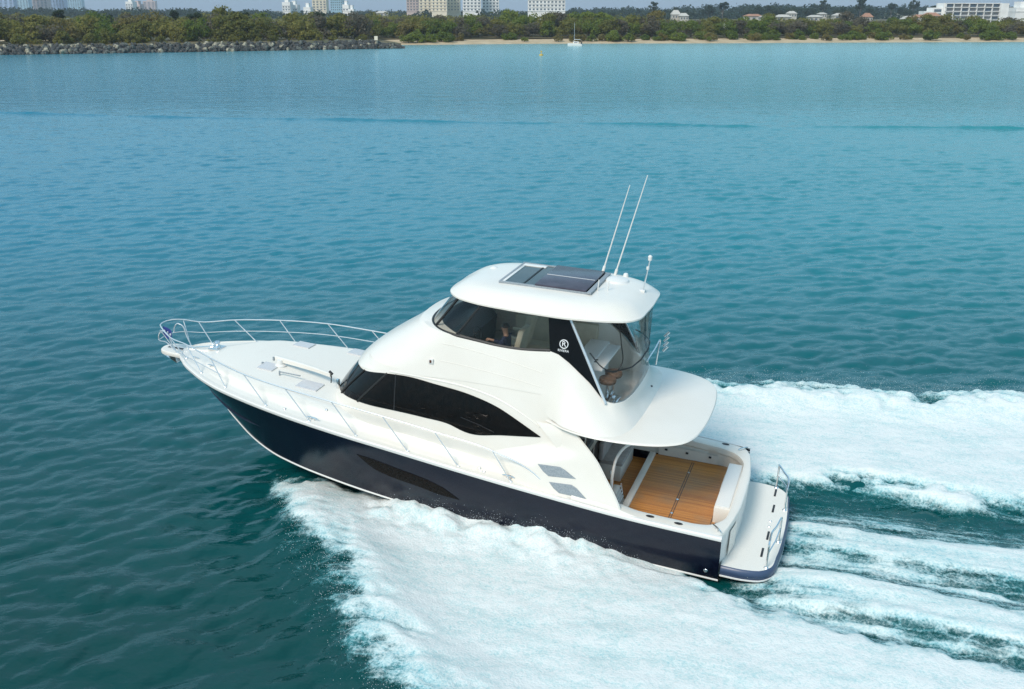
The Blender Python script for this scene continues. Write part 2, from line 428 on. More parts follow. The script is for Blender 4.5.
# old wake of another boat: a long low ridge far out
rl = GY - (125.2 - .2167 * (GX + 62.7) + 0.00105 * (GX + 62.7)**2 * .55) + 1.4 * fbm(GX * .05, GY * .02, 2)
ridge = .26 * np.exp(-(rl / .5)**2) * np.clip(.6 + 1.2 * fbm(GX * .09 + 5, GY * .02, 4), 0, 1.2) + .10 * np.exp(-((rl + 2.6) / .5)**2) * np.clip(1.6 * fbm(GX * .12 + 25, GY * .02, 4), 0, 1)
GZ = (h * gust * calm) * edge + ridge * sstep(150, 140, GY) * sstep(0, .05, 1 - np.abs(gx))[None, :] + wh * edge * (GY < 80)
GZ -= .05 * cov
VX = GX + .9 * hx * gust * calm * edge; VY = GY + .9 * hy * gust * calm * edge
nr = len(ys)
wv = np.stack([VX, VY, GZ], -1).reshape(-1, 3)
ii, jj = np.meshgrid(np.arange(nr - 1), np.arange(NC - 1), indexing='ij')
q = (ii * NC + jj).ravel()
wf = np.stack([q, q + 1, q + NC + 1, q + NC], -1)
c0 = len(wv)
FAR = 9000
extra = np.array([(-FAR, -FAR, 0), (FAR, -FAR, 0), (FAR, FAR, 0), (-FAR, FAR, 0)], float)
wv = np.concatenate([wv, extra])
a0, b0, c1, d0 = 0, NC - 1, nr * NC - 1, (nr - 1) * NC
wf = np.concatenate([wf, np.array([[c0, c0 + 1, b0, a0], [c0 + 1, c0 + 2, c1, b0], [c0 + 2, c0 + 3, d0, c1], [c0 + 3, c0, a0, d0]])])
def np_mesh(name, V, F):
    me = bpy.data.meshes.new(name)
    me.vertices.add(len(V)); me.vertices.foreach_set('co', V.astype(np.float32).ravel())
    k = F.shape[1]
    me.loops.add(len(F) * k); me.loops.foreach_set('vertex_index', F.astype(np.int32).ravel())
    me.polygons.add(len(F)); me.polygons.foreach_set('loop_start', np.arange(0, len(F) * k, k, dtype=np.int32))
    me.polygons.foreach_set('loop_total', np.full(len(F), k, np.int32))
    me.polygons.foreach_set('use_smooth', np.ones(len(F), bool))
    me.update(calc_edges=True)
    return me

def water_mat():
    m = bpy.data.materials.new('sea_water'); m.use_nodes = True
    nt = m.node_tree; L = nt.links; p = nt.nodes['Principled BSDF']
    p.inputs['IOR'].default_value = 1.333
    tc = nt.nodes.new('ShaderNodeTexCoord')
    n0 = nt.nodes.new('ShaderNodeTexNoise'); n0.inputs['Scale'].default_value = .02; n0.inputs['Detail'].default_value = 3
    mp0 = nt.nodes.new('ShaderNodeMapping'); mp0.inputs['Scale'].default_value = (.6, 1.6, 1)
    L.new(tc.outputs['Object'], mp0.inputs[0]); L.new(mp0.outputs[0], n0.inputs['Vector'])
    cr = nt.nodes.new('ShaderNodeValToRGB'); L.new(n0.outputs[0], cr.inputs[0])
    cr.color_ramp.elements[0].position = .35; cr.color_ramp.elements[0].color = WATER_A
    cr.color_ramp.elements[1].position = .68; cr.color_ramp.elements[1].color = WATER_B
    # paler right and beachward over sandy shallows; distance ramp also paints in sky reflection
    sp = nt.nodes.new('ShaderNodeSeparateXYZ'); L.new(tc.outputs['Object'], sp.inputs[0])
    def mr(src, a, b, c=0, d=1):
        r = nt.nodes.new('ShaderNodeMapRange'); r.interpolation_type = 'SMOOTHSTEP'
        r.inputs[1].default_value = a; r.inputs[2].default_value = b; r.inputs[3].default_value = c; r.inputs[4].default_value = d
        L.new(src, r.inputs[0]); return r.outputs[0]
    def mul(a, b):
        n = nt.nodes.new('ShaderNodeMath'); n.operation = 'MULTIPLY'; L.new(a, n.inputs[0]); L.new(b, n.inputs[1]); return n.outputs[0]
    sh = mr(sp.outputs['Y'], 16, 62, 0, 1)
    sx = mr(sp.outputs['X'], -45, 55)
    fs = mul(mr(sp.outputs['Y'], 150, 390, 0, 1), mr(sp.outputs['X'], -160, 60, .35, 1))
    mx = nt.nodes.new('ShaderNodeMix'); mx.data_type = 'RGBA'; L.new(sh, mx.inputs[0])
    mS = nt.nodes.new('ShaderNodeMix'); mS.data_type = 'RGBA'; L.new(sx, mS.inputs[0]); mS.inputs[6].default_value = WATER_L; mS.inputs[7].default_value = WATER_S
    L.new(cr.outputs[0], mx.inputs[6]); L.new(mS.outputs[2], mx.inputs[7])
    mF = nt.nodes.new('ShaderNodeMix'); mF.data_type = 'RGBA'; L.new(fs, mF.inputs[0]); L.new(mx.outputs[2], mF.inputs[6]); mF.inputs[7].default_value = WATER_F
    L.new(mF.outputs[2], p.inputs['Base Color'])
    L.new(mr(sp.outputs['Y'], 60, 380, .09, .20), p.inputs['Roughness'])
    # ripples
    prev = None
    far = mr(sp.outputs['Y'], 70, 150, 0, 1)
    for sc, st, ds, ax in ((.10, -.22, 1.2, (1, 3.2, 1)), (.45, -.45, .40, (1, 2.4, 1)), (1.4, -.35, .12, (1, 2.0, 1)), (2.6, .22, .05, (1, 1.9, 1)), (7., .45, .022, (1, 1.7, 1))):
        mp = nt.nodes.new('ShaderNodeMapping'); mp.inputs['Scale'].default_value = ax; mp.inputs['Rotation'].default_value = (0, 0, R(-12))
        n = nt.nodes.new('ShaderNodeTexNoise'); n.inputs['Scale'].default_value = sc; n.inputs['Detail'].default_value = 3; n.inputs['Distortion'].default_value = .3
        L.new(tc.outputs['Object'], mp.inputs[0]); L.new(mp.outputs[0], n.inputs['Vector'])
        b = nt.nodes.new('ShaderNodeBump'); b.inputs['Strength'].default_value = st; b.inputs['Distance'].default_value = ds
        L.new(n.outputs[0], b.inputs['Height'])
        if st < 0:
            fm_ = nt.nodes.new('ShaderNodeMath'); fm_.operation = 'MULTIPLY'; fm_.inputs[1].default_value = -st; L.new(far, fm_.inputs[0]); L.new(fm_.outputs[0], b.inputs['Strength'])
        if prev is not None: L.new(prev, b.inputs['Normal'])
        prev = b.outputs[0]
    L.new(prev, p.inputs['Normal'])
    return m
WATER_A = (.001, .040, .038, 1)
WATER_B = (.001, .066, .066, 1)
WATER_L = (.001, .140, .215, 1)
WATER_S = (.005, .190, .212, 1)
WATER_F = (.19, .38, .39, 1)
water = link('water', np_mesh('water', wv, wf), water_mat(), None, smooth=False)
tag(water, 'teal rippled sea water of the broad channel', 'water', kind='structure')

# ---- foam sheet
fx = np.arange(-15, 12.4, .065); fy = np.arange(-16.5, 17.5, .065)
FX, FY = np.meshgrid(fx, fy, indexing='ij')
wx, wy = to_world(FX, FY)
fm, fh = wake(FX, FY)
wh0, wdx, wdy = waves(wx, wy)
bfm = fbm(FX * 4.5, FY * 4.5, 4); bfm2 = fbm(FX * 1.0 + 7, FY * 1.3, 4)
ribs = np.abs(fbm(FX * .9 + 2.2 * bfm2, FY * .9 - .5 * FX, 4))
FZ = fh + wh0 * .25 + .02 + fm * (.05 + .012 * bfm + .004 * bfm2 + .008 * ribs)
near = (FX > .3) & (FX < 14) & (np.abs(FY) < np.where(FX > 9, .5, 1.2))
keep = (fm > .03) & ~near
vid = -np.ones(FX.shape, int)
cell = keep[:-1, :-1] | keep[1:, :-1] | keep[:-1, 1:] | keep[1:, 1:]
used = np.zeros(FX.shape, bool)
used[:-1, :-1] |= cell; used[1:, :-1] |= cell; used[:-1, 1:] |= cell; used[1:, 1:] |= cell
vid[used] = np.arange(used.sum())
FV = np.stack([wx[used], wy[used], FZ[used]], -1)
ci, cj = np.nonzero(cell)
FF = np.stack([vid[ci, cj], vid[ci + 1, cj], vid[ci + 1, cj + 1], vid[ci, cj + 1]], -1)
fme = np_mesh('wake_foam', FV, FF)
at = fme.attributes.new('cover', 'FLOAT', 'POINT'); at.data.foreach_set('value', fm[used].astype(np.float32))
thick = np.clip(.55 + .9 * bfm2 + .35 * bfm - .2 * ribs, 0, 1)
edgep = np.clip((port_out(FX) - FY) / 2.2, 0, 1)
at = fme.attributes.new('thick', 'FLOAT', 'POINT'); at.data.foreach_set('value', thick[used].astype(np.float32))

def foam_mat():
    m = bpy.data.materials.new('foam'); m.use_nodes = True
    nt = m.node_tree; L = nt.links; p = nt.nodes['Principled BSDF']; out = nt.nodes['Material Output']
    p.inputs['Roughness'].default_value = .55
    p.inputs['Specular IOR Level'].default_value = .25
    def attr(n):
        a = nt.nodes.new('ShaderNodeAttribute'); a.attribute_name = n; return a.outputs['Fac']
    def mth(op, a, b=None, c=None):
        n = nt.nodes.new('ShaderNodeMath'); n.operation = op
        for i, q in enumerate((a, b, c)):
            if q is None: continue
            if isinstance(q, (int, float)): n.inputs[i].default_value = q
            else: L.new(q, n.inputs[i])
        return n.outputs[0]
    tc = nt.nodes.new('ShaderNodeTexCoord')
    mp = nt.nodes.new('ShaderNodeMapping'); mp.inputs['Rotation'].default_value = (0, 0, -PSI); mp.inputs['Scale'].default_value = (1, 1, 1)
    L.new(tc.outputs['Object'], mp.inputs[0])
    ms = nt.nodes.new('ShaderNodeMapping'); ms.inputs['Scale'].default_value = (.55, 1.5, 1); L.new(mp.outputs[0], ms.inputs[0])
    mz = nt.nodes.new('ShaderNodeMapping'); mz.inputs['Scale'].default_value = (.30, 2.6, 1); L.new(mp.outputs[0], mz.inputs[0])
    def noise(src, sc, det=5, dist=0.0):
        n = nt.nodes.new('ShaderNodeTexNoise'); n.inputs['Scale'].default_value = sc; n.inputs['Detail'].default_value = det; n.inputs['Distortion'].default_value = dist
        n.inputs['Roughness'].default_value = .6
        L.new(src, n.inputs['Vector']); return n.outputs[0]
    nS = noise(mz.outputs[0], 1.4, 8, .35); nA = noise(ms.outputs[0], 1.5, 8, .8); nB = noise(mp.outputs[0], 8, 7, .5); nC = noise(mp.outputs[0], 20, 4)
    cov_ = attr('cover'); th = attr('thick')
    # colour: thick foam white, thin aerated water pale aqua
    f = mth('ADD', mth('MULTIPLY', th, .12), mth('ADD', mth('MULTIPLY_ADD', nA, .24, mth('MULTIPLY', nS, .32)), mth('MULTIPLY_ADD', nC, .58, mth('MULTIPLY', nB, .42))))
    f = mth('MULTIPLY_ADD', f, 1.7, -.66)
    f = mth('ADD', f, mth('MULTIPLY', mth('SUBTRACT', cov_, 1), .75))
    cr = nt.nodes.new('ShaderNodeValToRGB'); L.new(f, cr.inputs[0])
    e = cr.color_ramp.elements
    e[0].position = .10; e[0].color = (.10, .36, .39, 1)
    e[1].position = .86; e[1].color = (.71, .725, .70, 1)
    k = cr.color_ramp.elements.new(.36); k.color = (.36, .55, .57, 1)
    k = cr.color_ramp.elements.new(.56); k.color = (.53, .645, .63, 1)
    L.new(cr.outputs[0], p.inputs['Base Color'])
    hsum = mth('ADD', mth('MULTIPLY', nB, .7), mth('ADD', mth('MULTIPLY', nC, .8), mth('MULTIPLY', nA, .12)))
    b = nt.nodes.new('ShaderNodeBump'); b.inputs['Strength'].default_value = .55; b.inputs['Distance'].default_value = .04
    L.new(hsum, b.inputs['Height']); L.new(b.outputs[0], p.inputs['Normal'])
    # lacy threads where the foam thins out
    vo = nt.nodes.new('ShaderNodeTexVoronoi'); vo.feature = 'DISTANCE_TO_EDGE'; vo.inputs['Scale'].default_value = 2.6
    dn = nt.nodes.new('ShaderNodeTexNoise'); dn.inputs['Scale'].default_value = 2.2; dn.inputs['Detail'].default_value = 4; L.new(mp.outputs[0], dn.inputs['Vector'])
    dv = nt.nodes.new('ShaderNodeVectorMath'); dv.operation = 'MULTIPLY_ADD'; L.new(dn.outputs['Color'], dv.inputs[0]); dv.inputs[1].default_value = (.8, .5, 0); L.new(ms.outputs[0], dv.inputs[2]); L.new(dv.outputs[0], vo.inputs['Vector'])
    lr = nt.nodes.new('ShaderNodeMapRange'); lr.inputs[1].default_value = .0; lr.inputs[2].default_value = .17; lr.inputs[3].default_value = 1; lr.inputs[4].default_value = 0; L.new(vo.outputs['Distance'], lr.inputs[0])
    lace = lr.outputs[0]
    # cover
    t = mth('ADD', mth('MULTIPLY', cov_, 1.55), mth('MULTIPLY', mth('SUBTRACT', mth('ADD', mth('MULTIPLY', nS, .35), mth('MULTIPLY_ADD', nB, .30, mth('MULTIPLY', nC, .35))), .5), 2.1))
    t = mth('MULTIPLY_ADD', lace, .28, mth('SUBTRACT', t, .07))
    r = nt.nodes.new('ShaderNodeMapRange'); r.interpolation_type = 'SMOOTHSTEP'; r.inputs[1].default_value = .10; r.inputs[2].default_value = 1.12
    L.new(t, r.inputs[0])
    tr = nt.nodes.new('ShaderNodeBsdfTransparent'); mx = nt.nodes.new('ShaderNodeMixShader')
    L.new(r.outputs[0], mx.inputs[0]); L.new(tr.outputs[0], mx.inputs[1]); L.new(p.outputs[0], mx.inputs[2]); L.new(mx.outputs[0], out.inputs[0])
    return m
foam = link('wake_foam', fme, foam_mat(), None, smooth=False)
tag(foam, 'white churned foam of the wake spreading from the speeding yacht', 'foam', kind='stuff')

# ---- flung droplets along the foam edges
dm = MB()
dr = np.random.default_rng(11)
OCT = np.array([(1, 0, 0), (-1, 0, 0), (0, 1, 0), (0, -1, 0), (0, 0, 1), (0, 0, -1)], float)
OF = np.array([(0, 2, 4), (2, 1, 4), (1, 3, 4), (3, 0, 4), (2, 0, 5), (1, 2, 5), (3, 1, 5), (0, 3, 5)])
DX, DY, DZ, DS = [], [], [], []
def drops(X, Y, Z, s):
    DX.extend(X); DY.extend(Y); DZ.extend(Z); DS.extend(s)
n = 9000
X = dr.uniform(-9, 11.4, n); off = dr.normal(-.15, .55, n) + .5 * pnoise(X * 1.3, X * 0 + 4)
Y = port_out(X) + off * np.clip((12 - X) / 3, .2, 1); drops(X, Y, np.abs(dr.normal(.05, .14, n)) * np.exp(-np.clip(off, 0, 3)) + .02, dr.uniform(.002, .008, n))
n = 3000
X = dr.uniform(-9, 8, n); off = dr.normal(-.3, .5, n) + .5 * pnoise(X * 1.3, X * 0 + 8)
Y = stb_out(X) - off; drops(X, Y, np.abs(dr.normal(.15, .22, n)) + .05, dr.uniform(.003, .008, n))
n = 3000
X = dr.uniform(.2, 8.6, n); Y = 2.42 + np.abs(dr.normal(0, .3, n)); drops(X, Y, .06 + np.abs(dr.normal(.10, .15, n)) * sstep(0, 3.5, X), dr.uniform(.002, .007, n))
n = 800
X = -dr.uniform(.3, 9, n); Y = dr.uniform(-3.6, 4.4, n); drops(X, Y, np.abs(dr.normal(.0, .12, n)) - .08, dr.uniform(.002, .007, n))
DX, DY, DZ, DS = map(np.array, (DX, DY, DZ, DS))
gx_, gy_ = to_world(DX, DY)
C_ = np.stack([gx_, gy_, DZ + np.maximum(wake(DX, DY)[1], -.1)], -1)
V = (C_[:, None, :] + OCT[None] * DS[:, None, None]).reshape(-1, 3)
F = (OF[None] + (np.arange(len(DX)) * 6)[:, None, None]).reshape(-1, 3)
spray = link('spray', np_mesh('spray', V, F), mat('spray_white', (.82, .85, .86), .4, noise=(3, (.75, .8, .82), .4, .6)), None, smooth=False)
tag(spray, 'fine white droplets flung up along the edges of the wake', 'spray', kind='stuff')

# ---------------------------------------------------------------- THE YACHT
yacht = empty('motor_yacht', (T0[0], T0[1], 0), (HEEL, -TRIM, PSI))
tag(yacht, 'large cream and navy motor yacht speeding across the channel with white wake', 'yacht')

half_b = interp([0, 2, 4, 6, 8, 9.5, 11, 12.3, 13.3, 14.3, 15.05, 15.4, 15.52], [2.38, 2.46, 2.52, 2.55, 2.55, 2.50, 2.34, 2.08, 1.78, 1.28, .74, .34, .03])
sheer = interp([0, 2, 4, 6, 8, 10, 12, 14, 15.6], [1.13, 1.24, 1.42, 1.62, 1.83, 2.00, 2.13, 2.22, 2.27])
chine_b = interp([0, 2, 4, 6.6, 8, 10, 10.9, 11.8, 12.7, 13.4, 14.0, 14.3], [2.15, 2.24, 2.28, 2.24, 2.12, 1.86, 1.72, 1.50, 1.12, .70, .28, .02])
chine_z = interp([0, 2, 4, 6.6, 8, 10, 10.9, 11.8, 12.7, 13.4, 14.0, 14.3], [-.04, .07, .11, .20, .22, .30, .37, .46, .60, .72, .80, .84])
keel_z = interp([0, 4, 8, 11, 12.5, 13.3, 13.75, 14.05, 14.3], [-.75, -.85, -.9, -.85, -.55, -.2, .12, .45, .84])
def hull_pt(s, t):
    """s 0 stern..1 stem, t 0 chine..1 sheer"""
    Xs, Xc = 15.52 * s, 14.3 * s
    bow = sstep(.45, 1, s)
    k = t ** (1 + .55 * bow)
    X = Xc + (Xs - Xc) * t
    return (X, float(chine_b(Xc)) * (1 - k) + float(half_b(Xs)) * k + .05 * math.sin(math.pi * t) * (1 - float(bow)), float(chine_z(Xc)) * (1 - t) + float(sheer(Xs)) * t)
def hull_y(X, z):
    s = X / 15.0; t = .5
    for _ in range(30):
        p = hull_pt(min(max(s, 0), 1), min(max(t, 0), 1))
        zc = float(chine_z(14.3 * s)); zt = float(sheer(15.52 * s))
        t = (z - zc) / max(zt - zc, .05)
        s = X / (14.3 + 1.22 * t)
    return hull_pt(s, t)[1]

S = np.concatenate([np.linspace(0, .8, 40), np.linspace(.8, 1, 36)[1:]])
TT = np.linspace(0, 1, 15)
m = MB()
for sg in (1, -1):
    m.grid([[(p[0], sg * p[1], p[2]) for p in (hull_pt(s, t) for t in TT)] for s in S], flip=sg < 0)
hull = m.build('hull', navy, yacht, angle=50)
m = MB()
for sg in (1, -1):
    m.grid([[(14.3 * s, sg * float(chine_b(14.3 * s)) * (1 - u), float(chine_z(14.3 * s)) * (1 - u) + float(keel_z(14.3 * s)) * u) for u in np.linspace(0.0, 1, 6)] for s in S])
m.build('bottom', antifoul, hull)
# white line along the chine, white rubbing strake under the deck edge
def strip(fn, ss, prof, sides=(1, -1)):
    m = MB()
    for sg in sides:
        m.grid([[(fn(s)[0], sg * (fn(s)[1] + a), fn(s)[2] + b) for a, b in prof] for s in ss])
    return m
strip(lambda s: hull_pt(s, .0), S, [(0, .03), (.02, .025), (.028, .005), (.02, -.015), (0, -.02)]).build('boot_stripe', gel_cool, hull)
strip(lambda s: hull_pt(s, 1.0), S, [(-.02, -.06), (.02, -.05), (.038, -.02), (.035, .025), (.01, .05), (-.06, .055)]).build('rub_rail', gel_cool, hull)
# spray rail on the forefoot
m = MB()
for sg in (1, -1):
    rows = []
    for s in np.linspace(.80, .985, 22):
        w = .055 * math.sin(math.pi * min(1, (s - .80) / .06 * .5)) if s < .86 else .055
        p = hull_pt(s, .52 - .12 * (s - .8) / .185)
        rows.append([(p[0], sg * (p[1] - .01), p[2] + .05), (p[0], sg * (p[1] + w), p[2] + .0), (p[0], sg * (p[1] - .01), p[2] - .05)])
    m.grid(rows)
m.build('spray_rail', navy, hull, angle=20)

# long dark window let into the hull side
hw_top = spline([(8.83, 1.45), (8.35, 1.41), (7.7, 1.31), (6.85, 1.16), (6.55, 1.06), (6.12, .80)], 30)
hw_bot = spline([(8.83, 1.44), (8.6, 1.25), (8.3, 1.08), (8.05, 1.02), (7.2, .91), (6.65, .82), (6.12, .79)], 30)
for sg in (1, -1):
    rows = []
    for a, b in zip(hw_top, hw_bot):
        rows.append([(a[0] + (b[0] - a[0]) * u, sg * (hull_y(a[0] + (b[0] - a[0]) * u, a[1] + (b[1] - a[1]) * u) + .006), a[1] + (b[1] - a[1]) * u) for u in np.linspace(0, 1, 5)])
    MB().grid(rows).build('hull_window', hull_glass, hull)
m = MB()
m.lathe([(.0, .012), (.035, .012), (.05, .0)], n=14, ax=1)
o = m.build('exhaust_fitting', steel, hull); o.location = (.28, hull_y(.28, .2) + .004, .2)

# transom and swim platform
O_c = spline([(3.4, 2.47), (2, 2.45), (1, 2.41), (.35, 2.37), (.08, 2.27), (-.03, 2.05), (-.12, 1.6), (-.20, .9), (-.225, 0)], 60)
I_c = spline([(3.4, 2.12), (2, 2.08), (1.1, 2.04), (.6, 2.0), (.34, 1.9), (.18, 1.72), (.07, 1.5), (.03, 1.1), (.02, .6), (.01, 0)], 60)
O_f = np.concatenate([O_c, O_c[::-1][1:] * [1, -1]]); I_f = np.concatenate([I_c, I_c[::-1][1:] * [1, -1]])
zc_ = lambda x: float(sheer(max(x, 0))) + .05
def bulge(x):      # coaming a little higher towards the wing
    return zc_(x) + .10 * float(sstep(1.7, 2.6, x))
SOLE = .70
m = MB()
rows = []
for o_, i_ in zip(O_f, I_f):
    zt = bulge(o_[0]); dx = i_ - o_; L_ = np.hypot(*dx); e = dx / L_
    def at(d, z): q_ = o_ + e * d; return (q_[0], q_[1], z)
    rows.append([at(0, zt - .09), at(0.005, zt - .03), at(.03, zt - .004), at(.06, zt), at(L_ * .5, zt + .012), at(L_ - .05, zt), at(L_ - .012, zt - .012), at(L_, zt - .05), at(L_, zt - .16), at(L_ - .03, zt - .19), at(L_ - .03, SOLE - .02)])
m.grid(rows)
coaming = m.build('cockpit_coaming', gel, yacht, angle=40)
# inner liner panels slightly off the coaming
m = MB()
for sg in (1, -1):
    m.grid([[(x, sg * (2.045 - .02), z) for z in (SOLE, .98 - .03 * (x < 1))] for x in np.linspace(.75, 2.3, 8)])
m.build_each('side_pocket', liner, coaming)
m = MB()
for x, y in ((1.55, -1.995), (.95, -1.995), (2.1, -1.995)):
    m.box((x - .035, y - .02, .86), (x + .035, y + .012, .91), .01)
m.build_each('locker_latch', dark_trim, coaming)
for x, sg in ((1.62, 1), (.98, 1), (1.5, -1), (.62, -1)):
    m = MB(); m.lathe([(.0, .006), (.04, .006), (.065, .0)], n=14)
    r_ = m.build('rod_holder', dark_trim, coaming); r_.location = (x, sg * 2.25, bulge(x) + .012); r_.scale = (1.5, .8, 1)
def cleat(parent, loc, rz, s=1.0):
    m = MB()
    m.tube([(-.15 * s, 0, .045 * s), (-.07 * s, 0, .06 * s), (.07 * s, 0, .06 * s), (.15 * s, 0, .045 * s)], [.012 * s, .017 * s, .017 * s, .012 * s], 8)
    for a in (-.05, .05): m.tube([(a * s, 0, -.005), (a * s, 0, .06 * s)], .015 * s, 8)
    o = m.build('cleat', steel, parent); o.location = loc; o.rotation_euler = (0, 0, rz); return o
cleat(coaming, (.16, 2.12, bulge(.1) + .01), R(-50), 1.1); cleat(coaming, (.16, -2.12, bulge(.1) + .01), R(50), 1.1)

m = MB()
lo = O_f[np.abs(O_f[:, 1]) < 2.30]
m.grid([[(p[0] + .01 + .03 * (1 - zt), p[1] * (1 - .055 * max(0, (1.1 - zt) / 1.15)), zt) for zt in (bulge(p[0]) - .085, .75, .30, .0)] for p in lo])
transom = m.build('transom', gel_cool, yacht)
m = MB()
m.grid([[(x + .0 - .012, y, z) for z in (.40, 1.02)] for x, y in [(float(np.interp(y, lo[::-1, 1], lo[::-1, 0])), y) for y in np.linspace(1.2, 1.75, 8)]])
m.build('transom_door', gel, transom)

pl = spline([(-.02, 2.16), (-.55, 2.15), (-.9, 2.05), (-1.08, 1.85), (-1.17, 1.3), (-1.22, .6), (-1.23, 0)], 26)
pl = np.concatenate([pl, pl[::-1][1:] * [1, -1]])
def inset(P, d):
    Q = P.copy(); n_ = len(P)
    for i in range(n_):
        a = P[max(i - 1, 0)]; b = P[min(i + 1, n_ - 1)]; t = b - a; t = t / np.hypot(*t)
        Q[i] = P[i] + np.array([-t[1], t[0]]) * d
    return Q
sgn = 1
if abs(inset(pl, .1)[26][0]) > abs(pl[26][0]): sgn = -1
m = MB()
rings = [(.02, .09), (-.012, .11), (-.012, .135), (.0, .14), (-.03, .20), (-.03, .27), (.0, .335), (.03, .352)]
m.grid([[(*q, z) for q in inset(pl, sgn * d)] for d, z in rings])
plat = m.build('swim_platform', navy_grey, yacht, angle=40)
m = MB(); ip = inset(pl, sgn * .03)
m.prism([tuple(p) for p in ip], .08, .356); m.build('platform_deck', nonskid, plat, smooth=False)
m = MB(); m.grid([[(*q, z) for q in inset(pl, sgn * d)] for d, z in [(.0, .088), (-.026, .1), (-.026, .128), (.0, .14)]]); m.build('platform_trim', gel_cool, plat)
m = MB()
for x, y in ((-.84, -.9), (-.80, -1.75), (-.86, .45), (-.82, 1.25)):
    m.box((x - .025, y - .2, .354), (x + .025, y + .2, .366), .008)
m.build_each('platform_slot', dark_trim, plat)
m = MB()
for y in (-.25, .02): m.lathe([(0, .372), (.025, .37), (.035, .356)], (-.84, y, 0), 10)
m.build_each('deck_fitting', steel, plat)
for ya, yb in ((1.85, .65), (-.95, -2.05)):
    xa = float(np.interp(ya, pl[::-1, 1], pl[::-1, 0])) + .10; xb = float(np.interp(yb, pl[::-1, 1], pl[::-1, 0])) + .10
    m = MB()
    H_ = .98
    path = spline([(xa, ya, .35), (xa, ya, .7), (xa, ya + (.01 if ya > 0 else -.01), H_), (xa, ya - .16, H_ + .10), ((xa + xb) / 2 - .01, (ya + yb) / 2, H_ + .11), (xb, yb + .16, H_ + .10), (xb, yb, H_), (xb, yb, .7), (xb, yb, .35)], 40)
    m.tube(path, .024, 8)
    xm = lambda y: float(np.interp(y, pl[::-1, 1], pl[::-1, 0])) + .10
    m.tube([(xa, ya, .72), (xm((ya + yb) / 2), (ya + yb) / 2, .72), (xb, yb, .72)], .018, 8)
    for x, y in ((xa, ya), (xb, yb)): m.lathe([(0, .385), (.04, .38), (.06, .356)], (x, y, 0), 10)
    m.build('platform_rail', steel, yacht)

# cockpit sole, sill, lower deck, bait box
sole = MB().box((.33, -2.02, SOLE - .05), (2.36, 2.02, SOLE)).build('cockpit_sole', teak, yacht, smooth=False)
m = MB()
for x in (.42, 1.33, 1.38):
    m.box((x - .012, -1.9, SOLE - .01), (x + .012, 1.9, SOLE + .003))
m.build_each('hatch_seam', brown_pad, sole, smooth=False)
m = MB()
for y in (-1.3, .2, .9): m.lathe([(0, SOLE + .006), (.03, SOLE + .005), (.035, SOLE + .0)], (1.355, y, 0), 10)
m.build_each('hatch_latch', steel, sole)
MB().box((2.36, -2.02, .42), (2.52, 2.02, SOLE + .05), .02).build('sill', liner, yacht)
MB().box((2.52, -2.1, .40), (3.62, 2.1, .47)).build('lower_deck', teak, yacht, smooth=False)
bx = MB().box((-.02, -1.45, SOLE - .02), (.40, .95, 1.10), .03).build('bait_box', gel, yacht)
MB().box((.05, -1.40, 1.095), (.385, .90, 1.125), .012).build('box_lid', gel_cool, bx)
MB().box((.395, -.9, .82), (.415, -.1, 1.04), .008).build('box_door', liner, bx)

# saloon bulkhead with glazed doors, cockpit seat, ladder, arched handrail
bk = MB().box((3.60, -2.1, .42), (3.68, 2.1, 2.98)).build('aft_bulkhead', gel, yacht, smooth=False)
for y0, y1, z0, z1 in ((-1.95, -1.05, 1.15, 2.6), (-.95, -.15, .6, 2.6), (-.05, .75, .6, 2.6), (.85, 1.95, 1.15, 2.6)):
    f_ = MB().box((3.575, y0, z0), (3.605, y1, z1), .008).build('door_frame', steel, bk)
    MB().box((3.566, y0 + .05, z0 + .05), (3.582, y1 - .05, z1 - .05)).build('pane', dark_glass, f_, smooth=False)
st_ = MB().box((2.95, -1.95, .45), (3.56, -.55, .88), .03).build('cockpit_seat', liner, yacht)
MB().box((2.93, -1.93, .87), (3.50, -.57, .99), .04).build('seat_cushion', grey_pad, st_)
MB().box((3.44, -1.93, .95), (3.57, -.57, 1.42), .04).build('back_cushion', grey_pad, st_)
lad = empty('boarding_ladder', (0, 0, 0), parent=yacht)
for k in range(6):
    x = 2.56 + .03 * k; z = .52 + .085 * k
    MB().box((x - .02, .52, z - .012), (x + .15, 1.06, z + .012), .01).build('tread', gel_cool, lad)
for y in (.50, 1.08):
    MB().tube([(2.60, y, .5), (2.70, y, 1.0)], .016, 8).build('stringer', rail_white, lad)
MB().tube(spline([(2.72, 1.5, 1.28), (2.70, 1.5, 1.75), (2.62, 1.5, 2.2), (2.45, 1.48, 2.48), (2.2, 1.45, 2.62), (1.85, 1.42, 2.72), (1.6, 1.4, 2.86), (1.5, 1.4, 2.98)], 30), .034, 8).build('grab_rail', gel_cool, yacht)
MB().tube(spline([(2.72, 1.5, .5), (2.72, 1.5, 1.3), (2.78, 1.36, 1.75), (2.74, 1.3, 1.55), (2.72, 1.45, 1.1)], 24), .02, 8).build('ladder_handle', steel, lad)

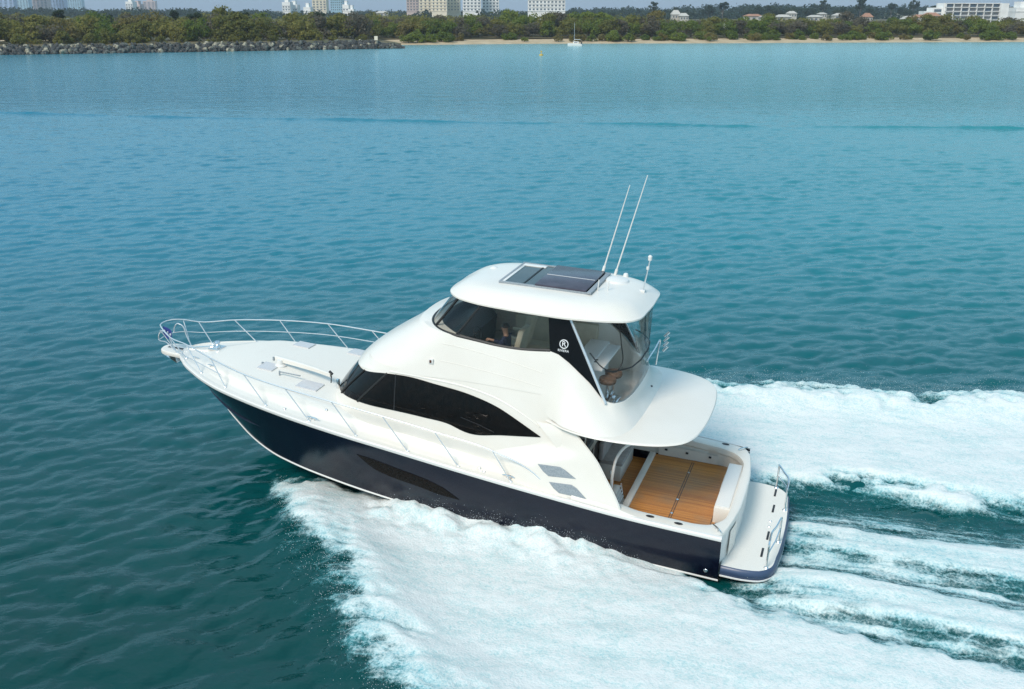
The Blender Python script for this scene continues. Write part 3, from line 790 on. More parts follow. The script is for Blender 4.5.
# ---- deck
def deck_z(X, u):
    """u 0 centre .. 1 edge"""
    b = float(half_b(X)); y = u * b; d = b - y
    trunk = .23 * float(sstep(15.0, 13.0, X))
    k = float(sstep(.30, .62, d))
    return float(sheer(X)) + .055 - .02 * float(sstep(.04, .10, d)) + trunk * k + .07 * (1 - u * u) * float(sstep(15.4, 13.5, X))
xs_d = np.concatenate([np.linspace(3.5, 13, 50), np.linspace(13, 15.50, 26)[1:]])
us = np.concatenate([np.linspace(-1, -.6, 22), np.linspace(-.6, .6, 17)[1:-1], np.linspace(.6, 1, 22)])
deck = MB().grid([[(X, u * float(half_b(X)), deck_z(X, abs(u))) for u in us] for X in xs_d]).build('deck', gel, yacht, angle=45)
def deck_h(X, y): return deck_z(X, min(1, abs(y) / float(half_b(X))))
ns = []
for X in np.linspace(9.3, 14.35, 36):
    w = max(.1, float(half_b(X)) - .72); ns.append([(X, w * u, deck_h(X, w * u) + .006) for u in np.linspace(-1, 1, 21)])
MB().grid(ns).build('nonskid_panel', nonskid, deck)
for x0, x1, ya, yb in ((12.15, 12.6, .42, .86), (10.55, 11.15, .90, 1.34), (12.15, 12.65, -1.40, -1.0), (10.6, 11.1, -1.75, -1.3)):
    m = MB(); z = deck_h((x0 + x1) / 2, (ya + yb) / 2)
    tl = deck_h(x1, ya) - deck_h(x0, ya)
    m.prism([(x0, ya), (x1, ya), (x1, yb), (x0, yb)], -.01, .03)
    o = MB(); V = [(p[0], p[1], deck_h(p[0], p[1]) + p[2] + .006) for p in m.v]; o.add(V, m.f)
    o.build('deck_hatch', hatch_grey, deck, smooth=False)
# windlass, small deck fittings
wl = MB(); zb = deck_h(14.65, -.3)
wl.box((14.5, -.5, zb), (14.85, -.12, zb + .05), .015); wl.lathe([(.0, .20), (.07, .2), (.085, .16), (.05, .12), (.09, .06), (.10, 0)], (14.66, -.31, zb + .02), 14)
wl.build('windlass', steel, deck)
MB().tube([(14.8, -.3, zb + .06), (15.1, -.18, zb + .03), (15.45, -.05, zb - .0)], .018, 6).build('anchor_chain', steel, deck)
for X, y, s in ((13.9, 1.02, .9), (10.1, 2.28, 1.1), (4.95, 2.33, 1.1), (4.2, 2.32, 1.2), (14.75, .55, .8), (10.1, -2.28, 1.1)):
    cleat(deck, (X, y, deck_h(X, y) + .004), R(-8), s)
for X, y in ((11.0, 2.1), (9.9, 1.95), (5.7, 2.25), (5.55, 2.35)):
    m = MB(); m.lathe([(0, .02), (.03, .018), (.045, 0)], n=10); o = m.build('filler_cap', steel, deck); o.location = (X, y, deck_h(X, y) + .002)
# dinghy davit lying along the foredeck
dv = empty('deck_crane', (0, 0, 0), parent=yacht)
zA = deck_h(12.2, .5)
P_ = [(12.35, .30, zA + .16), (11.6, .52, zA + .2), (10.9, .72, zA + .22), (10.35, .90, zA + .22)]
m = MB(); 
rows = []
for (x, y, z), w in zip(P_, (.065, .06, .052, .045)):
    rows.append([(x, y - w, z - w), (x, y + w, z - w), (x + .01, y + w, z + w * .7), (x, y + w * .4, z + w), (x, y - w * .4, z + w), (x, y - w, z + w * .7), (x, y - w, z - w)])
m.grid(rows); m.add(rows[0][:-1], [tuple(range(6))]); m.add(rows[-1][:-1], [tuple(range(6))[::-1]])
m.build('boom', gel, dv, angle=30)
m = MB(); m.lathe([(.16, -.05), (.16, .03), (.10, .07), (.09, .18), (.0, .2)], (12.15, .42, zA), 16); m.build('crane_base', gel_cool, dv)
m = MB(); m.tube([(10.40, .88, zA + .30), (10.30, .92, zA + .26)], .035, 10); m.tube([(10.34, .9, zA + .2), (10.33, .95, zA + .02)], .014, 8); m.build('sheave', dark_trim, dv)
MB().box((9.98, 1.10, zA), (10.06, 1.18, zA + .26), .02).build('crane_cradle', steel, dv)
m = MB(); m.tube([(11.85, .95, zA + .08), (11.2, 1.0, zA + .09)], .018, 8); m.tube([(11.85, .95, zA - .02), (11.85, .95, zA + .1)], .022, 8); m.tube([(12.5, .2, zA + .02), (12.5, .2, zA + .12)], .03, 8); m.tube([(12.62, .55, zA + .0), (12.62, .55, zA + .08)], .03, 8); m.build_each('crane_ram', grey_vent, dv)

# bow platform and anchor
sp_ = [(15.1, .42), (15.6, .36), (15.95, .33), (16.15, .25), (16.23, .1), (16.25, 0)]
spr = spline(sp_, 20); spr = np.concatenate([spr, spr[::-1][1:] * [1, -1]])
m = MB(); c_ = np.array([15.7, 0])
m.grid([[(*(c_ + (q - c_) * k), 2.20 + dz) for q in np.concatenate([spr, spr[:1]])] for k, dz in ((.86, -.08), (.97, -.06), (1, -.01), (.985, .045), (.95, .06), (.4, .062), (.0, .062))])
bp_ = m.build('bow_platform', gel, yacht)
m = MB(); m.box((15.5, -.05, 2.25), (16.08, .05, 2.268), .006); m.box((15.4, -.13, 2.25), (15.55, .13, 2.275), .01); m.build_each('anchor_slot', dark_trim, bp_)
m = MB(); m.tube([(15.0, .0, 2.07), (15.7, 0, 2.08)], .05, 8); m.prism([(15.0, .18), (15.62, .12), (15.62, -.12), (15.0, -.18)], 2.02, 2.13); m.build('roller_housing', dark_trim, bp_)
m = MB(); m.tube([(15.45, 0, 2.1), (16.0, 0, 2.07), (16.22, 0, 1.98)], .03, 8)
m.add([(16.28, 0, 2.0), (15.72, .17, 1.88), (15.72, -.17, 1.88), (15.85, 0, 1.80), (15.9, 0, 2.02)], [(0, 1, 4), (0, 4, 2), (0, 3, 1), (0, 2, 3), (1, 3, 2, 4)])
m.build('anchor', steel, yacht, smooth=False)

# ---- bow rail
top_p = np.array([(3.92, 2.36, 1.50), (4.35, 2.38, 1.86), (5.34, 2.40, 2.22), (6.78, 2.42, 2.43), (8.13, 2.42, 2.58), (9.5, 2.40, 2.70), (10.84, 2.30, 2.78), (12.15, 2.10, 2.86), (13.45, 1.64, 2.92), (14.6, 1.10, 2.93), (15.5, .66, 2.88), (15.9, .42, 2.97), (16.1, .24, 2.99)])
mid_p = np.array([(13.1, 1.75, 2.56), (14.3, 1.24, 2.58), (15.3, .74, 2.55), (15.8, .45, 2.60), (16.1, .34, 2.56)])
midS = np.array([(9.6, 2.42, 2.38), (10.84, 2.32, 2.44), (12.15, 2.10, 2.52), (13.45, 1.64, 2.57), (14.6, 1.10, 2.59), (15.5, .66, 2.56), (15.9, .42, 2.60), (16.12, .32, 2.57)])
F_ = np.array([1, -1, 1])
loop = np.concatenate([top_p, [(16.16, 0, 2.99)], (top_p * F_)[::-1]])
rail = MB().tube(spline(loop, 150), .017, 8).build('bow_rail', rail_white, yacht)
MB().tube(spline(np.concatenate([mid_p, [(16.19, 0.1, 2.55)], (midS * F_)[::-1]]), 90), .012, 8).build('mid_rail', rail_white, rail)
ft = [(12.97, 1.75, 13.45, 1.64, 2.92), (11.5, 2.16, 12.15, 2.10, 2.86), (10.15, 2.36, 10.84, 2.30, 2.78), (8.82, 2.45, 9.5, 2.40, 2.70), (7.45, 2.46, 8.13, 2.42, 2.58), (6.15, 2.46, 6.78, 2.42, 2.43), (4.85, 2.44, 5.34, 2.40, 2.22), (14.0, 1.30, 14.6, 1.10, 2.93), (15.02, .60, 15.5, .66, 2.88), (15.55, .30, 15.9, .50, 2.95)]
for sg in (1, -1):
    for a, b, c, d, e in ft:
        if sg > 0 and (14.0 <= a < 15): a, b = 14.05, 1.27
        z0 = deck_h(a, b) if a < 15.3 else 2.25
        m = MB(); m.tube([(a, sg * b, z0 - .01), (c, sg * d, e)], .0135, 8); m.lathe([(0, .03), (.03, .025), (.045, 0)], (a, sg * b, z0), 10)
        m.build('stanchion', rail_white, rail)
m = MB()
for sg in (1, -1): m.tube(spline([(15.55, sg * .32, 2.26), (15.7, sg * .33, 2.55), (15.82, sg * .34, 2.82), (15.98, sg * .34, 2.86), (16.10, sg * .34, 2.72), (16.12, sg * .33, 2.57)], 20), .017, 8)
m.build_each('pulpit_loop', rail_white, rail)

# ---- house
Lz = [1.75, 2.2, 2.6, 3.1, 3.66]
def lv(zs, vs): return interp(zs, vs)
low_Xf = lv(Lz, [10.5, 10.32, 10.12, 9.75, 9.25]); low_Xs = lv(Lz, [8.5, 8.45, 8.35, 8.1, 7.8]); low_w = lv(Lz, [2.07, 2.03, 2.00, 1.94, 1.845])
Uz = [3.18, 3.28, 3.45, 3.7, 4.0, 4.25, 4.5, 4.64]
up_Xf = lv(Uz, [9.50, 9.62, 9.50, 9.22, 8.80, 8.42, 8.08, 7.92]); up_Xs = lv(Uz, [8.0, 7.95, 7.8, 7.5, 7.1, 6.9, 6.6, 6.5]); up_w = lv(Uz, [1.94, 1.925, 1.895, 1.845, 1.785, 1.73, 1.665, 1.625])
Gz = [4.44, 4.64, 4.9, 5.2, 5.46]
cab_Xf = lv(Gz, [7.80, 7.62, 7.42, 7.20, 7.0]); cab_Xs = lv(Gz, [6.5, 6.35, 6.15, 5.95, 5.75]); cab_w = lv(Gz, [1.645, 1.615, 1.575, 1.53, 1.49])
def ring(u, z, Xf, Xs, w, Xa, n=2.5):
    """u in [0,1] round the front, [1,2] along the side to Xa"""
    xf, xs, ww = float(Xf(z)), float(Xs(z)), float(w(z))
    if u <= 1:
        a = u * math.pi / 2
        return xs + (xf - xs) * math.cos(a) ** (2 / n) if a < math.pi / 2 - 1e-9 else xs, ww * math.sin(a) ** (2 / n)
    return xs + (Xa - xs) * (u - 1), ww
def sym(us_, zs_, fn, off=0.0):
    """rows over z, columns mirrored over both sides"""
    rows = []
    uu = [-u for u in us_[::-1]] + [u for u in us_ if u > 1e-6]
    for z in zs_:
        r_ = []
        for u in uu:
            x, y = fn(abs(u), z); r_.append((x, y if u >= 0 else -y, z))
        rows.append(r_)
    return rows
UF = list(np.concatenate([np.linspace(0, 1, 22), np.linspace(1, 2, 16)[1:]]))
low_fn = lambda u, z: ring(u, z, low_Xf, low_Xs, low_w, 3.62)
house = MB().grid(sym(UF, np.linspace(1.75, 3.62, 14), low_fn)).build('saloon_house', gel, yacht, angle=40)
def low_y(X, z):
    xf, xs, ww = float(low_Xf(z)), float(low_Xs(z)), float(low_w(z))
    if X <= xs: return ww
    t = min(1, (X - xs) / (xf - xs)); return ww * max(0, 1 - t ** 2.5) ** .4
# dark glass band right round the saloon: bottom and top edge as functions of the ring parameter
def u_of_x(X, z, xs, xa): return 1 + (X - xs) / (xa - xs)
gb = interp([4.32, 5.2, 5.95, 6.1, 6.45, 7.1, 8.2, 9.2, 9.6, 10.4, 11], [2.585, 2.46, 2.355, 2.38, 2.49, 2.545, 2.59, 2.60, 2.56, 2.48, 2.48])
gt = interp([4.32, 4.75, 5.38, 6.12, 7.15, 8.05, 8.6, 9.2, 11], [2.60, 2.82, 3.10, 3.285, 3.40, 3.47, 3.44, 3.33, 3.30])
cbot = interp([4.3, 7.0, 8.05, 8.6, 9.2, 11], [3.58, 3.56, 3.49, 3.44, 3.32, 3.28])
def glass_strip(us_, off, bot, top, nz, fn):
    rows = []
    for u in us_:
        r_ = []
        x0, _ = fn(min(abs(u), 1.95), 2.6)
        for k in range(nz + 1):
            x, y = fn(abs(u), 3.0)
            zb_, zt_ = float(bot(x)), float(top(x)); z = zb_ + (zt_ - zb_) * k / nz
            x, y = fn(abs(u), z)
            e = 1e-3; x2, y2 = fn(abs(u) + e, z); x1, y1 = fn(max(abs(u) - e, 0), z)
            tx, ty = x2 - x1, y2 - y1; L_ = math.hypot(tx, ty) or 1; nx, ny = -ty / L_, tx / L_
            if nx * (x - 5) + ny * y < 0: nx, ny = -nx, -ny
            if abs(u) < .02: nx, ny = 1, 0
            r_.append((x + nx * off, (y + ny * off) * (1 if u >= 0 else -1), z))
        rows.append(r_)
    return rows
fn_low2 = lambda u, z: ring(u, z, low_Xf, low_Xs, low_w, 4.325)
GU = np.concatenate([np.linspace(-2, -1, 34), np.linspace(-1, 1, 50)[1:-1], np.linspace(1, 2, 34)])
glz = MB().grid(glass_strip(GU, .012, gb, gt, 8, fn_low2)).build('saloon_glazing', dark_glass, house, angle=60)
# mullions and pillars on the glazing
m = MB()
for sg in (1, -1):
    for u in (.52, .80):
        pts = [glass_strip([sg * (u + .10 * k)], .02, gb, gt, 6, fn_low2)[0][int(round(k * 6))] for k in np.linspace(0, 1, 7)]
        m.tube(pts, .028, 6)
m.build_each('windscreen_pillar', black_rubber, glz)
m = MB()
for sg in (1, -1):
    for X in (8.02,):
        m.tube([(X, sg * (low_y(X, z) + .016), z) for z in np.linspace(float(gb(X)), float(gt(X)), 5)], .014, 6)
    m.tube([(x, sg * (low_y(x, z) + .016), z) for x, z in ((6.3, 2.72), (5.85, 2.62), (5.45, 2.50))], .006, 6)
m.build_each('mullion', dark_trim, glz)
# lip above the glazing
m = MB()
for sg in (1, -1):
    xs_ = np.linspace(4.36, 8.2, 40)
    zz = interp([4.15, 4.7, 5.4, 6.15, 7.15, 8.2], [2.70, 2.99, 3.28, 3.43, 3.49, 3.50])(xs_)
    m.grid([[(x, sg * (low_y(x, z) + a), z + b) for a, b in ((-.01, .035), (.014, .02), (.02, 0), (-.004, -.02))] for x, z in zip(xs_, zz)])
m.build_each('eyebrow', gel, house, angle=30)

# coachroof up to the flybridge windows
XA = 4.35
up_fn = lambda u, z: ring(u, z, up_Xf, up_Xs, up_w, XA)
up_top = 4.64
fly_bot = interp([3.9, 4.3, 5.0, 5.5, 6.2, 7.3, 7.8, 8.6], [4.60, 4.575, 4.50, 4.50, 4.56, 4.62, 4.64, 4.64])
rows = []
uu = [-u for u in UF[::-1]] + [u for u in UF if u > 1e-6]
for k in np.linspace(0, 1, 16):
    r_ = []
    for u in uu:
        x, y = up_fn(abs(u), 4.5); zt_ = float(fly_bot(x)); x, y = up_fn(abs(u), 3.4); zb_ = float(cbot(x)); z = zb_ + (zt_ - zb_) * k
        x, y = up_fn(abs(u), z); r_.append((x, y if u >= 0 else -y, z))
    rows.append(r_)
r0 = [(x - .16 * float(sstep(7.9, 8.6, x)), y * (1 - .04), z - .01) for x, y, z in rows[0]]
r9 = [(x - .5 * float(sstep(6.2, 7.5, x)), y * .955, z + .004) for x, y, z in rows[-1]]
coach = MB().grid([r0] + rows + [r9]).build('coachroof', gel, yacht, angle=45)
# fine styling creases along the side
for za, zb in ((4.36, 4.06), (3.96, 3.74)):
    for sg in (1, -1):
        MB().tube([(x, sg * (float(up_w(z)) - .004), z) for x, z in zip(np.linspace(6.9, 4.42, 20), za + (zb - za) * np.linspace(0, 1, 20) ** 1.5)], .013, 6).build('styling_crease', gel, coach)
# side lights
for sg in (1, -1):
    b_ = MB().box((7.08, sg * 1.815 - .03, 3.86), (7.2, sg * 1.815 + .03, 3.98), .015).build('side_light', gel_cool, coach)
    MB().box((7.12, sg * 1.845 - .015, 3.89), (7.17, sg * 1.845 + .015, 3.96), .008).build('lens', side_green, b_)

# flybridge coaming: runs back from the coachroof, dips, and wraps round the aft deck
botc = spline([(4.40, 1.90, 3.30), (4.25, 1.96, 3.12), (3.9, 2.16, 3.05), (3.4, 2.33, 3.03), (2.9, 2.36, 3.02), (2.55, 2.22, 3.02), (2.34, 1.85, 3.02), (2.24, 1.2, 3.02), (2.21, .6, 3.02), (2.20, 0, 3.02)], 60)
topc = spline([(4.40, 1.652, 4.570), (4.15, 1.645, 4.545), (3.85, 1.65, 4.36), (3.33, 1.66, 3.95), (2.98, 1.645, 3.60), (2.80, 1.58, 3.52), (2.64, 1.36, 3.50), (2.54, 1.0, 3.51), (2.50, .5, 3.52), (2.49, 0, 3.52)], 60)
def sec(b_, t_, k, hw=0.0):
    out = []
    for v in np.linspace(0, 1, 10):
        p = b_ + (t_ - b_) * v
        w = k * math.sin(math.pi * v)
        d = np.array([t_[0] - b_[0], t_[1] - b_[1], 0.]); 
        p = p + d * .22 * w
        if hw > 0:
            y0 = float(up_w(max(p[2], 3.18))) + .004; p = np.array([p[0], p[1] + (y0 - p[1]) * hw, p[2]])
        out.append(p)
    d = t_ - b_; n_ = np.array([d[0], d[1], 0]); L_ = np.hypot(d[0], d[1]) or 1; n_ /= L_
    out.append(t_ + n_ * .07 + np.array([0, 0, .005])); out.append(t_ + n_ * .10 - np.array([0, 0, .05])); out.append(np.array([t_[0] + n_[0] * .10, t_[1] + n_[1] * .10, 3.1]))
    return out
m = MB()
half = [sec(botc[i], topc[i], float(sstep(3, 30, i)) * .9, float(sstep(11, 1, i))) for i in range(60)]
full = half + [[p * F_ for p in s_] for s_ in half[::-1][1:]]
coam = m.grid([[tuple(p) for p in s_] for s_ in full]).build('flybridge_coaming', gel, yacht, angle=50)
for sg in (1, -1):      # fills between saloon side and coaming
    pass
# overhanging boat deck over the cockpit
od = spline([(4.30, 1.93), (4.1, 2.03), (3.8, 2.21), (3.3, 2.38), (2.6, 2.42), (1.95, 2.34), (1.45, 2.16), (1.1, 1.88), (.92, 1.5), (.83, 1.0), (.79, .5), (.78, 0)], 50)
odf = np.concatenate([od, od[::-1][1:] * [1, -1]])
c_ = np.array([2.6, 0])
m = MB()
m.grid([[(*(c_ + (q - c_) * k), z) for q in odf] for k, z in ((.0, 2.95), (.90, 2.95), (.97, 2.955), (.992, 2.968), (1.0, 2.99), (.992, 3.015), (.975, 3.025), (.5, 3.04), (.0, 3.045))])
bd = m.build('boat_deck', gel, yacht, angle=40)
m = MB(); m.lathe([(0, .02), (.025, .018), (.035, 0)], n=8); o = m.build('drain_fitting', dark_trim, bd); o.location = (2.36, -.55, 3.2)
# cockpit wings
for sg in (1, -1):
    st_x = lambda z: 5.6 - 1.30 * float(sstep(1.9, 2.55, z))
    edge_ = spline([(3.52, 2.97), (3.20, 2.68), (2.93, 2.40), (2.66, 2.0), (2.47, 1.72), (2.32, 1.45), (2.22, 1.20)], 24)
    rows = []
    for k in np.linspace(0, 1, 22):
        r_ = []
        for ex, ez in edge_:
            X = st_x(ez) + (ex - st_x(ez)) * k
            z = max(ez, float(sheer(X)) - .05)
            w_in = low_y(X, max(z, 1.8)); w_out = 2.455 - .13 * (z - 1.2)
            s_ = float(sstep(st_x(z), st_x(z) - 1.1, X))
            r_.append((X, sg * ((w_in + .004) * (1 - s_) + w_out * s_), z))
        rows.append(r_)
    rows.append([(x - .03, y - sg * .03, z) for x, y, z in rows[-1]])
    rows.append([(x + .02, y - sg * .11, z) for x, y, z in rows[-2]])
    rows.append([(x + .9, y - sg * .05, z) for x, y, z in rows[-1]])
    wing = MB().grid(rows).build('cockpit_wing', gel, yacht, angle=45)
    def wy(X, z):
        w_in = low_y(X, max(z, 1.8)); s_ = float(sstep(st_x(z), st_x(z) - 1.1, X)); return (w_in + .004) * (1 - s_) + (2.455 - .13 * (z - 1.2)) * s_
    for poly in ([(4.26, 2.08), (3.73, 2.11), (3.60, 2.06), (3.33, 1.90), (3.98, 1.84), (4.12, 1.93)], [(3.96, 1.71), (3.42, 1.745), (3.30, 1.69), (3.05, 1.48), (3.70, 1.49), (3.84, 1.58)]):
        m = MB(); P2 = np.array([[poly[i][0] + (poly[(i + 1) % 6][0] - poly[i][0]) * t, poly[i][1] + (poly[(i + 1) % 6][1] - poly[i][1]) * t] for i in range(6) for t in (0, .25, .5, .75)]); cen = P2.mean(0)
        ringp = [[(X, sg * (wy(X, z) + o_), z) for X, z in ((cen + (P2 - cen) * k))] for k, o_ in ((1.0, .004), (.93, .014), (.6, .014), (.3, .014), (0, .014))]
        m.grid([r_ + r_[:1] for r_ in ringp])
        m.build('air_vent', grey_vent, wing, smooth=False)

# ---- flybridge cabin: glass, black quarter panel, post, clear curtains
cab_fn = lambda u, z: ring(u, z, cab_Xf, cab_Xs, cab_w, 4.30)
fly_top = interp([3.8, 4.3, 6, 7, 9], [5.36, 5.38, 5.45, 5.47, 5.47])
def cab_grid(us_, off=0.0, nz=6):
    rows = []
    for u in us_:
        x, _ = cab_fn(abs(u), 4.6); zb_ = float(fly_bot(x)); zt_ = float(fly_top(x))
        r_ = []
        for k in range(nz + 1):
            z = zb_ + (zt_ - zb_) * k / nz; x, y = cab_fn(abs(u), z); s_ = 1 + off
            if u > 1 or u < -1: x = x + (4.30 + .27 * 0 - 4.30)
            r_.append((x * 1, y * s_ * (1 if u >= 0 else -1), z))
        rows.append(r_)
    return rows
cg = MB().grid(cab_grid(np.concatenate([np.linspace(-2, -1, 14), np.linspace(-1, 1, 40)[1:-1], np.linspace(1, 2, 14)]))).build('flybridge_glazing', tint_glass, yacht, angle=60)
m = MB()
for sg in (1, -1):
    for u, r_ in ((.55, .035), (.93, .03)):
        g_ = cab_grid([sg * u])[0]; m.tube(g_, r_, 6)
m.build_each('pillar', black_rubber, cg)
m = MB()
g_ = cab_grid(np.concatenate([np.linspace(-2, -1, 14), np.linspace(-1, 1, 40)[1:-1], np.linspace(1, 2, 14)]), .004)
m.tube([r_[0] for r_ in g_], .035, 6); m.tube([r_[-1] for r_ in g_], .03, 6)
m.build_each('window_seal', black_rubber, cg)
for sg in (1, -1):
    q_ = [(4.42, 5.36, 1.505), (3.90, 5.34, 1.52), (2.95, 3.56, 1.675), (3.33, 3.97, 1.675), (3.85, 4.38, 1.665), (4.10, 4.53, 1.66), (4.31, 4.57, 1.64)]
    m = MB(); V = [(x, sg * (y + .012), z) for x, z, y in q_] + [(x, sg * (y - .03), z) for x, z, y in q_]; n_ = len(q_)
    m.add(V, [tuple(range(n_)), tuple(range(n_, 2 * n_))[::-1]] + [(i, (i + 1) % n_, n_ + (i + 1) % n_, n_ + i) for i in range(n_)])
    qp = m.build('quarter_panel', black_gloss, yacht, smooth=False)
    MB().tube([(3.90, sg * 1.55, 5.36), (2.94, sg * 1.70, 3.55)], .032, 8).build('support_post', rail_white, qp)
    # emblem: ring with a letter and a line of small lettering under it
    nv = Vector((-.02, 1, .085)).normalized()
    def put(me, name, size, cx, cz, flip):
        o = link(name, me, white_paint, qp, smooth=False)
        return o
    def text_mesh(s_, size):
        cu = bpy.data.curves.new('lettering', 'FONT'); cu.body = s_; cu.size = size; cu.align_x = 'CENTER'; cu.align_y = 'CENTER'; cu.extrude = .002
        to = bpy.data.objects.new('lettering', cu); col.objects.link(to)
        dg = bpy.context.evaluated_depsgraph_get(); me = bpy.data.meshes.new_from_object(to.evaluated_get(dg))
        bpy.data.objects.remove(to); bpy.data.curves.remove(cu); return me
    cx, cz = 3.99, 4.78
    def place(me, dz):
        # text x axis runs aft->forward mirrored so that it reads from outside
        ax = Vector((-1, 0, 0)) if sg > 0 else Vector((1, 0, 0)); up_ = Vector((0, -sg * .17, 1)).normalized(); nn = ax.cross(up_)
        Mx = Matrix((ax, up_, nn)).transposed().to_4x4(); Mx.translation = Vector((cx, sg * (1.642 - .17 * (dz)), cz + dz))
        me.transform(Mx)
    me = text_mesh('R', .17); place(me, 0); o1 = link('emblem_letter', me, white_paint, qp, smooth=False)
    me = text_mesh('RIVIERA', .075); place(me, -.15); link('lettering', me, white_paint, qp, smooth=False)
    m = MB(); m.tube([(.095 * math.cos(a), .095 * math.sin(a), 0) for a in np.linspace(0, 2 * math.pi, 28)[:-1]], .011, 6, closed=True)
    o = m.build('emblem_ring', white_paint, qp); place(o.data, 0)

# clear curtains from the post round the stern of the flybridge
bt = spline([(2.95, 1.665, 3.58), (2.80, 1.55, 3.53), (2.64, 1.34, 3.51), (2.55, 1.0, 3.52), (2.51, .5, 3.53), (2.50, 0, 3.53)], 22)
tp = spline([(3.88, 1.53, 5.35), (3.4, 1.52, 5.37), (2.95, 1.32, 5.37), (2.62, 1.05, 5.37), (2.50, .55, 5.38), (2.46, 0, 5.38)], 22)
cu_half = [[tuple(b_ + (t_ - b_) * v + np.array([.02 * math.sin(9 * v + i * .8) * v * (1 - v) * 2, .03 * math.sin(i * 1.1 + 4 * v) * v * (1 - v) * 2, 0])) for v in np.linspace(0, 1, 12)] for i, (b_, t_) in enumerate(zip(bt, tp))]
cu_full = cu_half + [[(x, -y, z) for x, y, z in r_] for r_ in cu_half[::-1][1:]]
vin = MB().grid(cu_full).build('clear_curtain', clear_vinyl, yacht)
m = MB()
edge_l = []
for i, r_ in enumerate(cu_full):
    pass
a_ = np.array(cu_full)
def cur(i, v):
    i = min(max(i, 0), len(a_) - 1); k = v * 11; k0 = int(min(k, 10)); return a_[i][k0] + (a_[i][k0 + 1] - a_[i][k0]) * (k - k0)
nI = len(a_)
# dark zip along the lower third, sweeping up at both ends, and one upright
zip_ = [cur(i, .40 - .04 * math.sin(math.pi * i / (nI - 1))) for i in range(3, nI - 3)]
m.tube(zip_, .018, 6)
m.tube(spline([cur(9, .99), cur(9, .7), cur(8, .45), cur(6, .37), cur(3, .42), cur(1, .6)], 24), .014, 6)
m.tube(spline([cur(nI - 10, .99), cur(nI - 10, .7), cur(nI - 9, .45)], 12), .014, 6)
m.build_each('curtain_zip', black_rubber, vin)

# hardtop
ro = spline([(7.12, 0), (7.12, .55), (7.02, 1.0), (6.72, 1.34), (6.2, 1.56), (5.4, 1.68), (4.6, 1.72), (3.95, 1.72), (3.5, 1.65), (2.95, 1.50), (2.62, 1.33), (2.46, 1.08), (2.40, .5), (2.38, 0)], 50)
rof = np.concatenate([ro, ro[::-1][1:-1] * [1, -1]])
c_ = np.array([4.7, 0]); m = MB()
def roofz(k): return float(np.interp(k, [0, .5, .8, .9, .97, 1.0], [5.70, 5.69, 5.645, 5.60, 5.51, 5.42]))
def dip(x): return -.05 * float(sstep(4.6, 3.6, x)) - .0
rows = []
for k, z in ((.0, 5.36), (.86, 5.36), (.985, 5.375), (1.0, 5.39), (1.0, 5.425), (.975, 5.465), (.935, 5.53), (.885, 5.60), (.82, 5.66), (.74, 5.695), (.65, 5.712), (.4, 5.725), (.0, 5.73)):
    ring_ = [(*(c_ + (q - c_) * k), z) for q in rof]; rows.append(ring_ + ring_[:1])
hard = m.grid(rows).build('hardtop', gel, yacht, angle=38)
zr = 5.73
opening_shade = mat('opening_shade', (.035, .05, .05), .06, noise=(1.5, (.06, .075, .072), .35, .65))  # dark tone painted for the shaded interior below the open sunroof
m = MB()
def frame(x0, x1, y0, y1, w, z0, z1):
    m.box((x0, y0, z0), (x0 + w, y1, z1), .006); m.box((x1 - w, y0, z0), (x1, y1, z1), .006); m.box((x0 + w, y0, z0), (x1 - w, y0 + w, z1), .006); m.box((x0 + w, y1 - w, z0), (x1 - w, y1, z1), .006)
frame(3.72, 5.90, -1.02, .78, .06, zr - .03, zr + .035)
sr = m.build('sunroof_frame', grey_vent, hard)
MB().box((3.79, -.95, zr - .02), (5.84, .71, zr + .012)).build('sunroof_opening', opening_shade, sr, smooth=False)  # dark sheet in place of the open hole
m = MB(); m.box((5.25, -.95, zr + .005), (5.84, -.78, zr + .03), .005); m.box((5.77, -.78, zr + .005), (5.84, .71, zr + .028), .005); m.build_each('sunroof_track', gel_cool, sr)
MB().box((5.30, -.78, zr + .008), (5.34, .71, zr + .024)).build('sunroof_bar', black_rubber, sr)
pn = MB().box((3.80, -.98, zr + .03), (5.02, .76, zr + .075), .012).build('sunroof_panel', panel_plum, sr)
MB().box((3.82, -.13, zr + .07), (5.0, -.10, zr + .081), .003).build('panel_rib', hatch_grey, pn)
m = MB(); m.box((3.66, -.98, zr + .0), (3.76, .80, zr + .05), .01); m.build('track_end', grey_vent, sr)
# antennas, dome, lights
for (x, y), tipp in (((3.98, -1.42), (3.46, -1.45, 7.85)), ((3.62, -1.18), (3.0, -1.2, 8.17))):
    a = empty('whip_antenna', (0, 0, 0), parent=yacht)
    b0_ = Vector((x, y, 5.62)); tp_ = Vector(tipp)
    MB().tube([b0_, b0_ + (tp_ - b0_) * .08], .035, 10).build('antenna_base', gel_cool, a)
    MB().tube([b0_ + (tp_ - b0_) * .06, b0_ + (tp_ - b0_) * .5, tp_], [.020, .016, .010], 8).build('whip', gel_cool, a)
m = MB(); m.lathe([(.30, -.02), (.31, .03), (.27, .08), (.15, .115), (0, .12)], (3.42, -.62, 5.67), 24); m.build('radome', gel_cool, yacht)
m = MB(); m.lathe([(.06, -.02), (.07, .06), (.05, .12), (0, .14)], (3.33, -1.15, 5.64), 14); m.build('gps_dome', gel_cool, yacht)
m = MB(); m.lathe([(.11, -.02), (.11, .02), (.06, .06), (0, .07)], (6.45, -.4, 5.67), 16); m.build('searchlight_base', gel_cool, yacht)
for x, y, h_ in ((3.62, .38, .32), (3.42, .24, .28)):
    m = MB(); m.tube([(x, y, 5.66), (x - .02, y, 5.66 + h_)], .014, 8); m.lathe([(0, .03), (.04, .02), (.05, 0)], (x, y, 5.675), 10); m.build('antenna_stub', gel_cool, yacht)
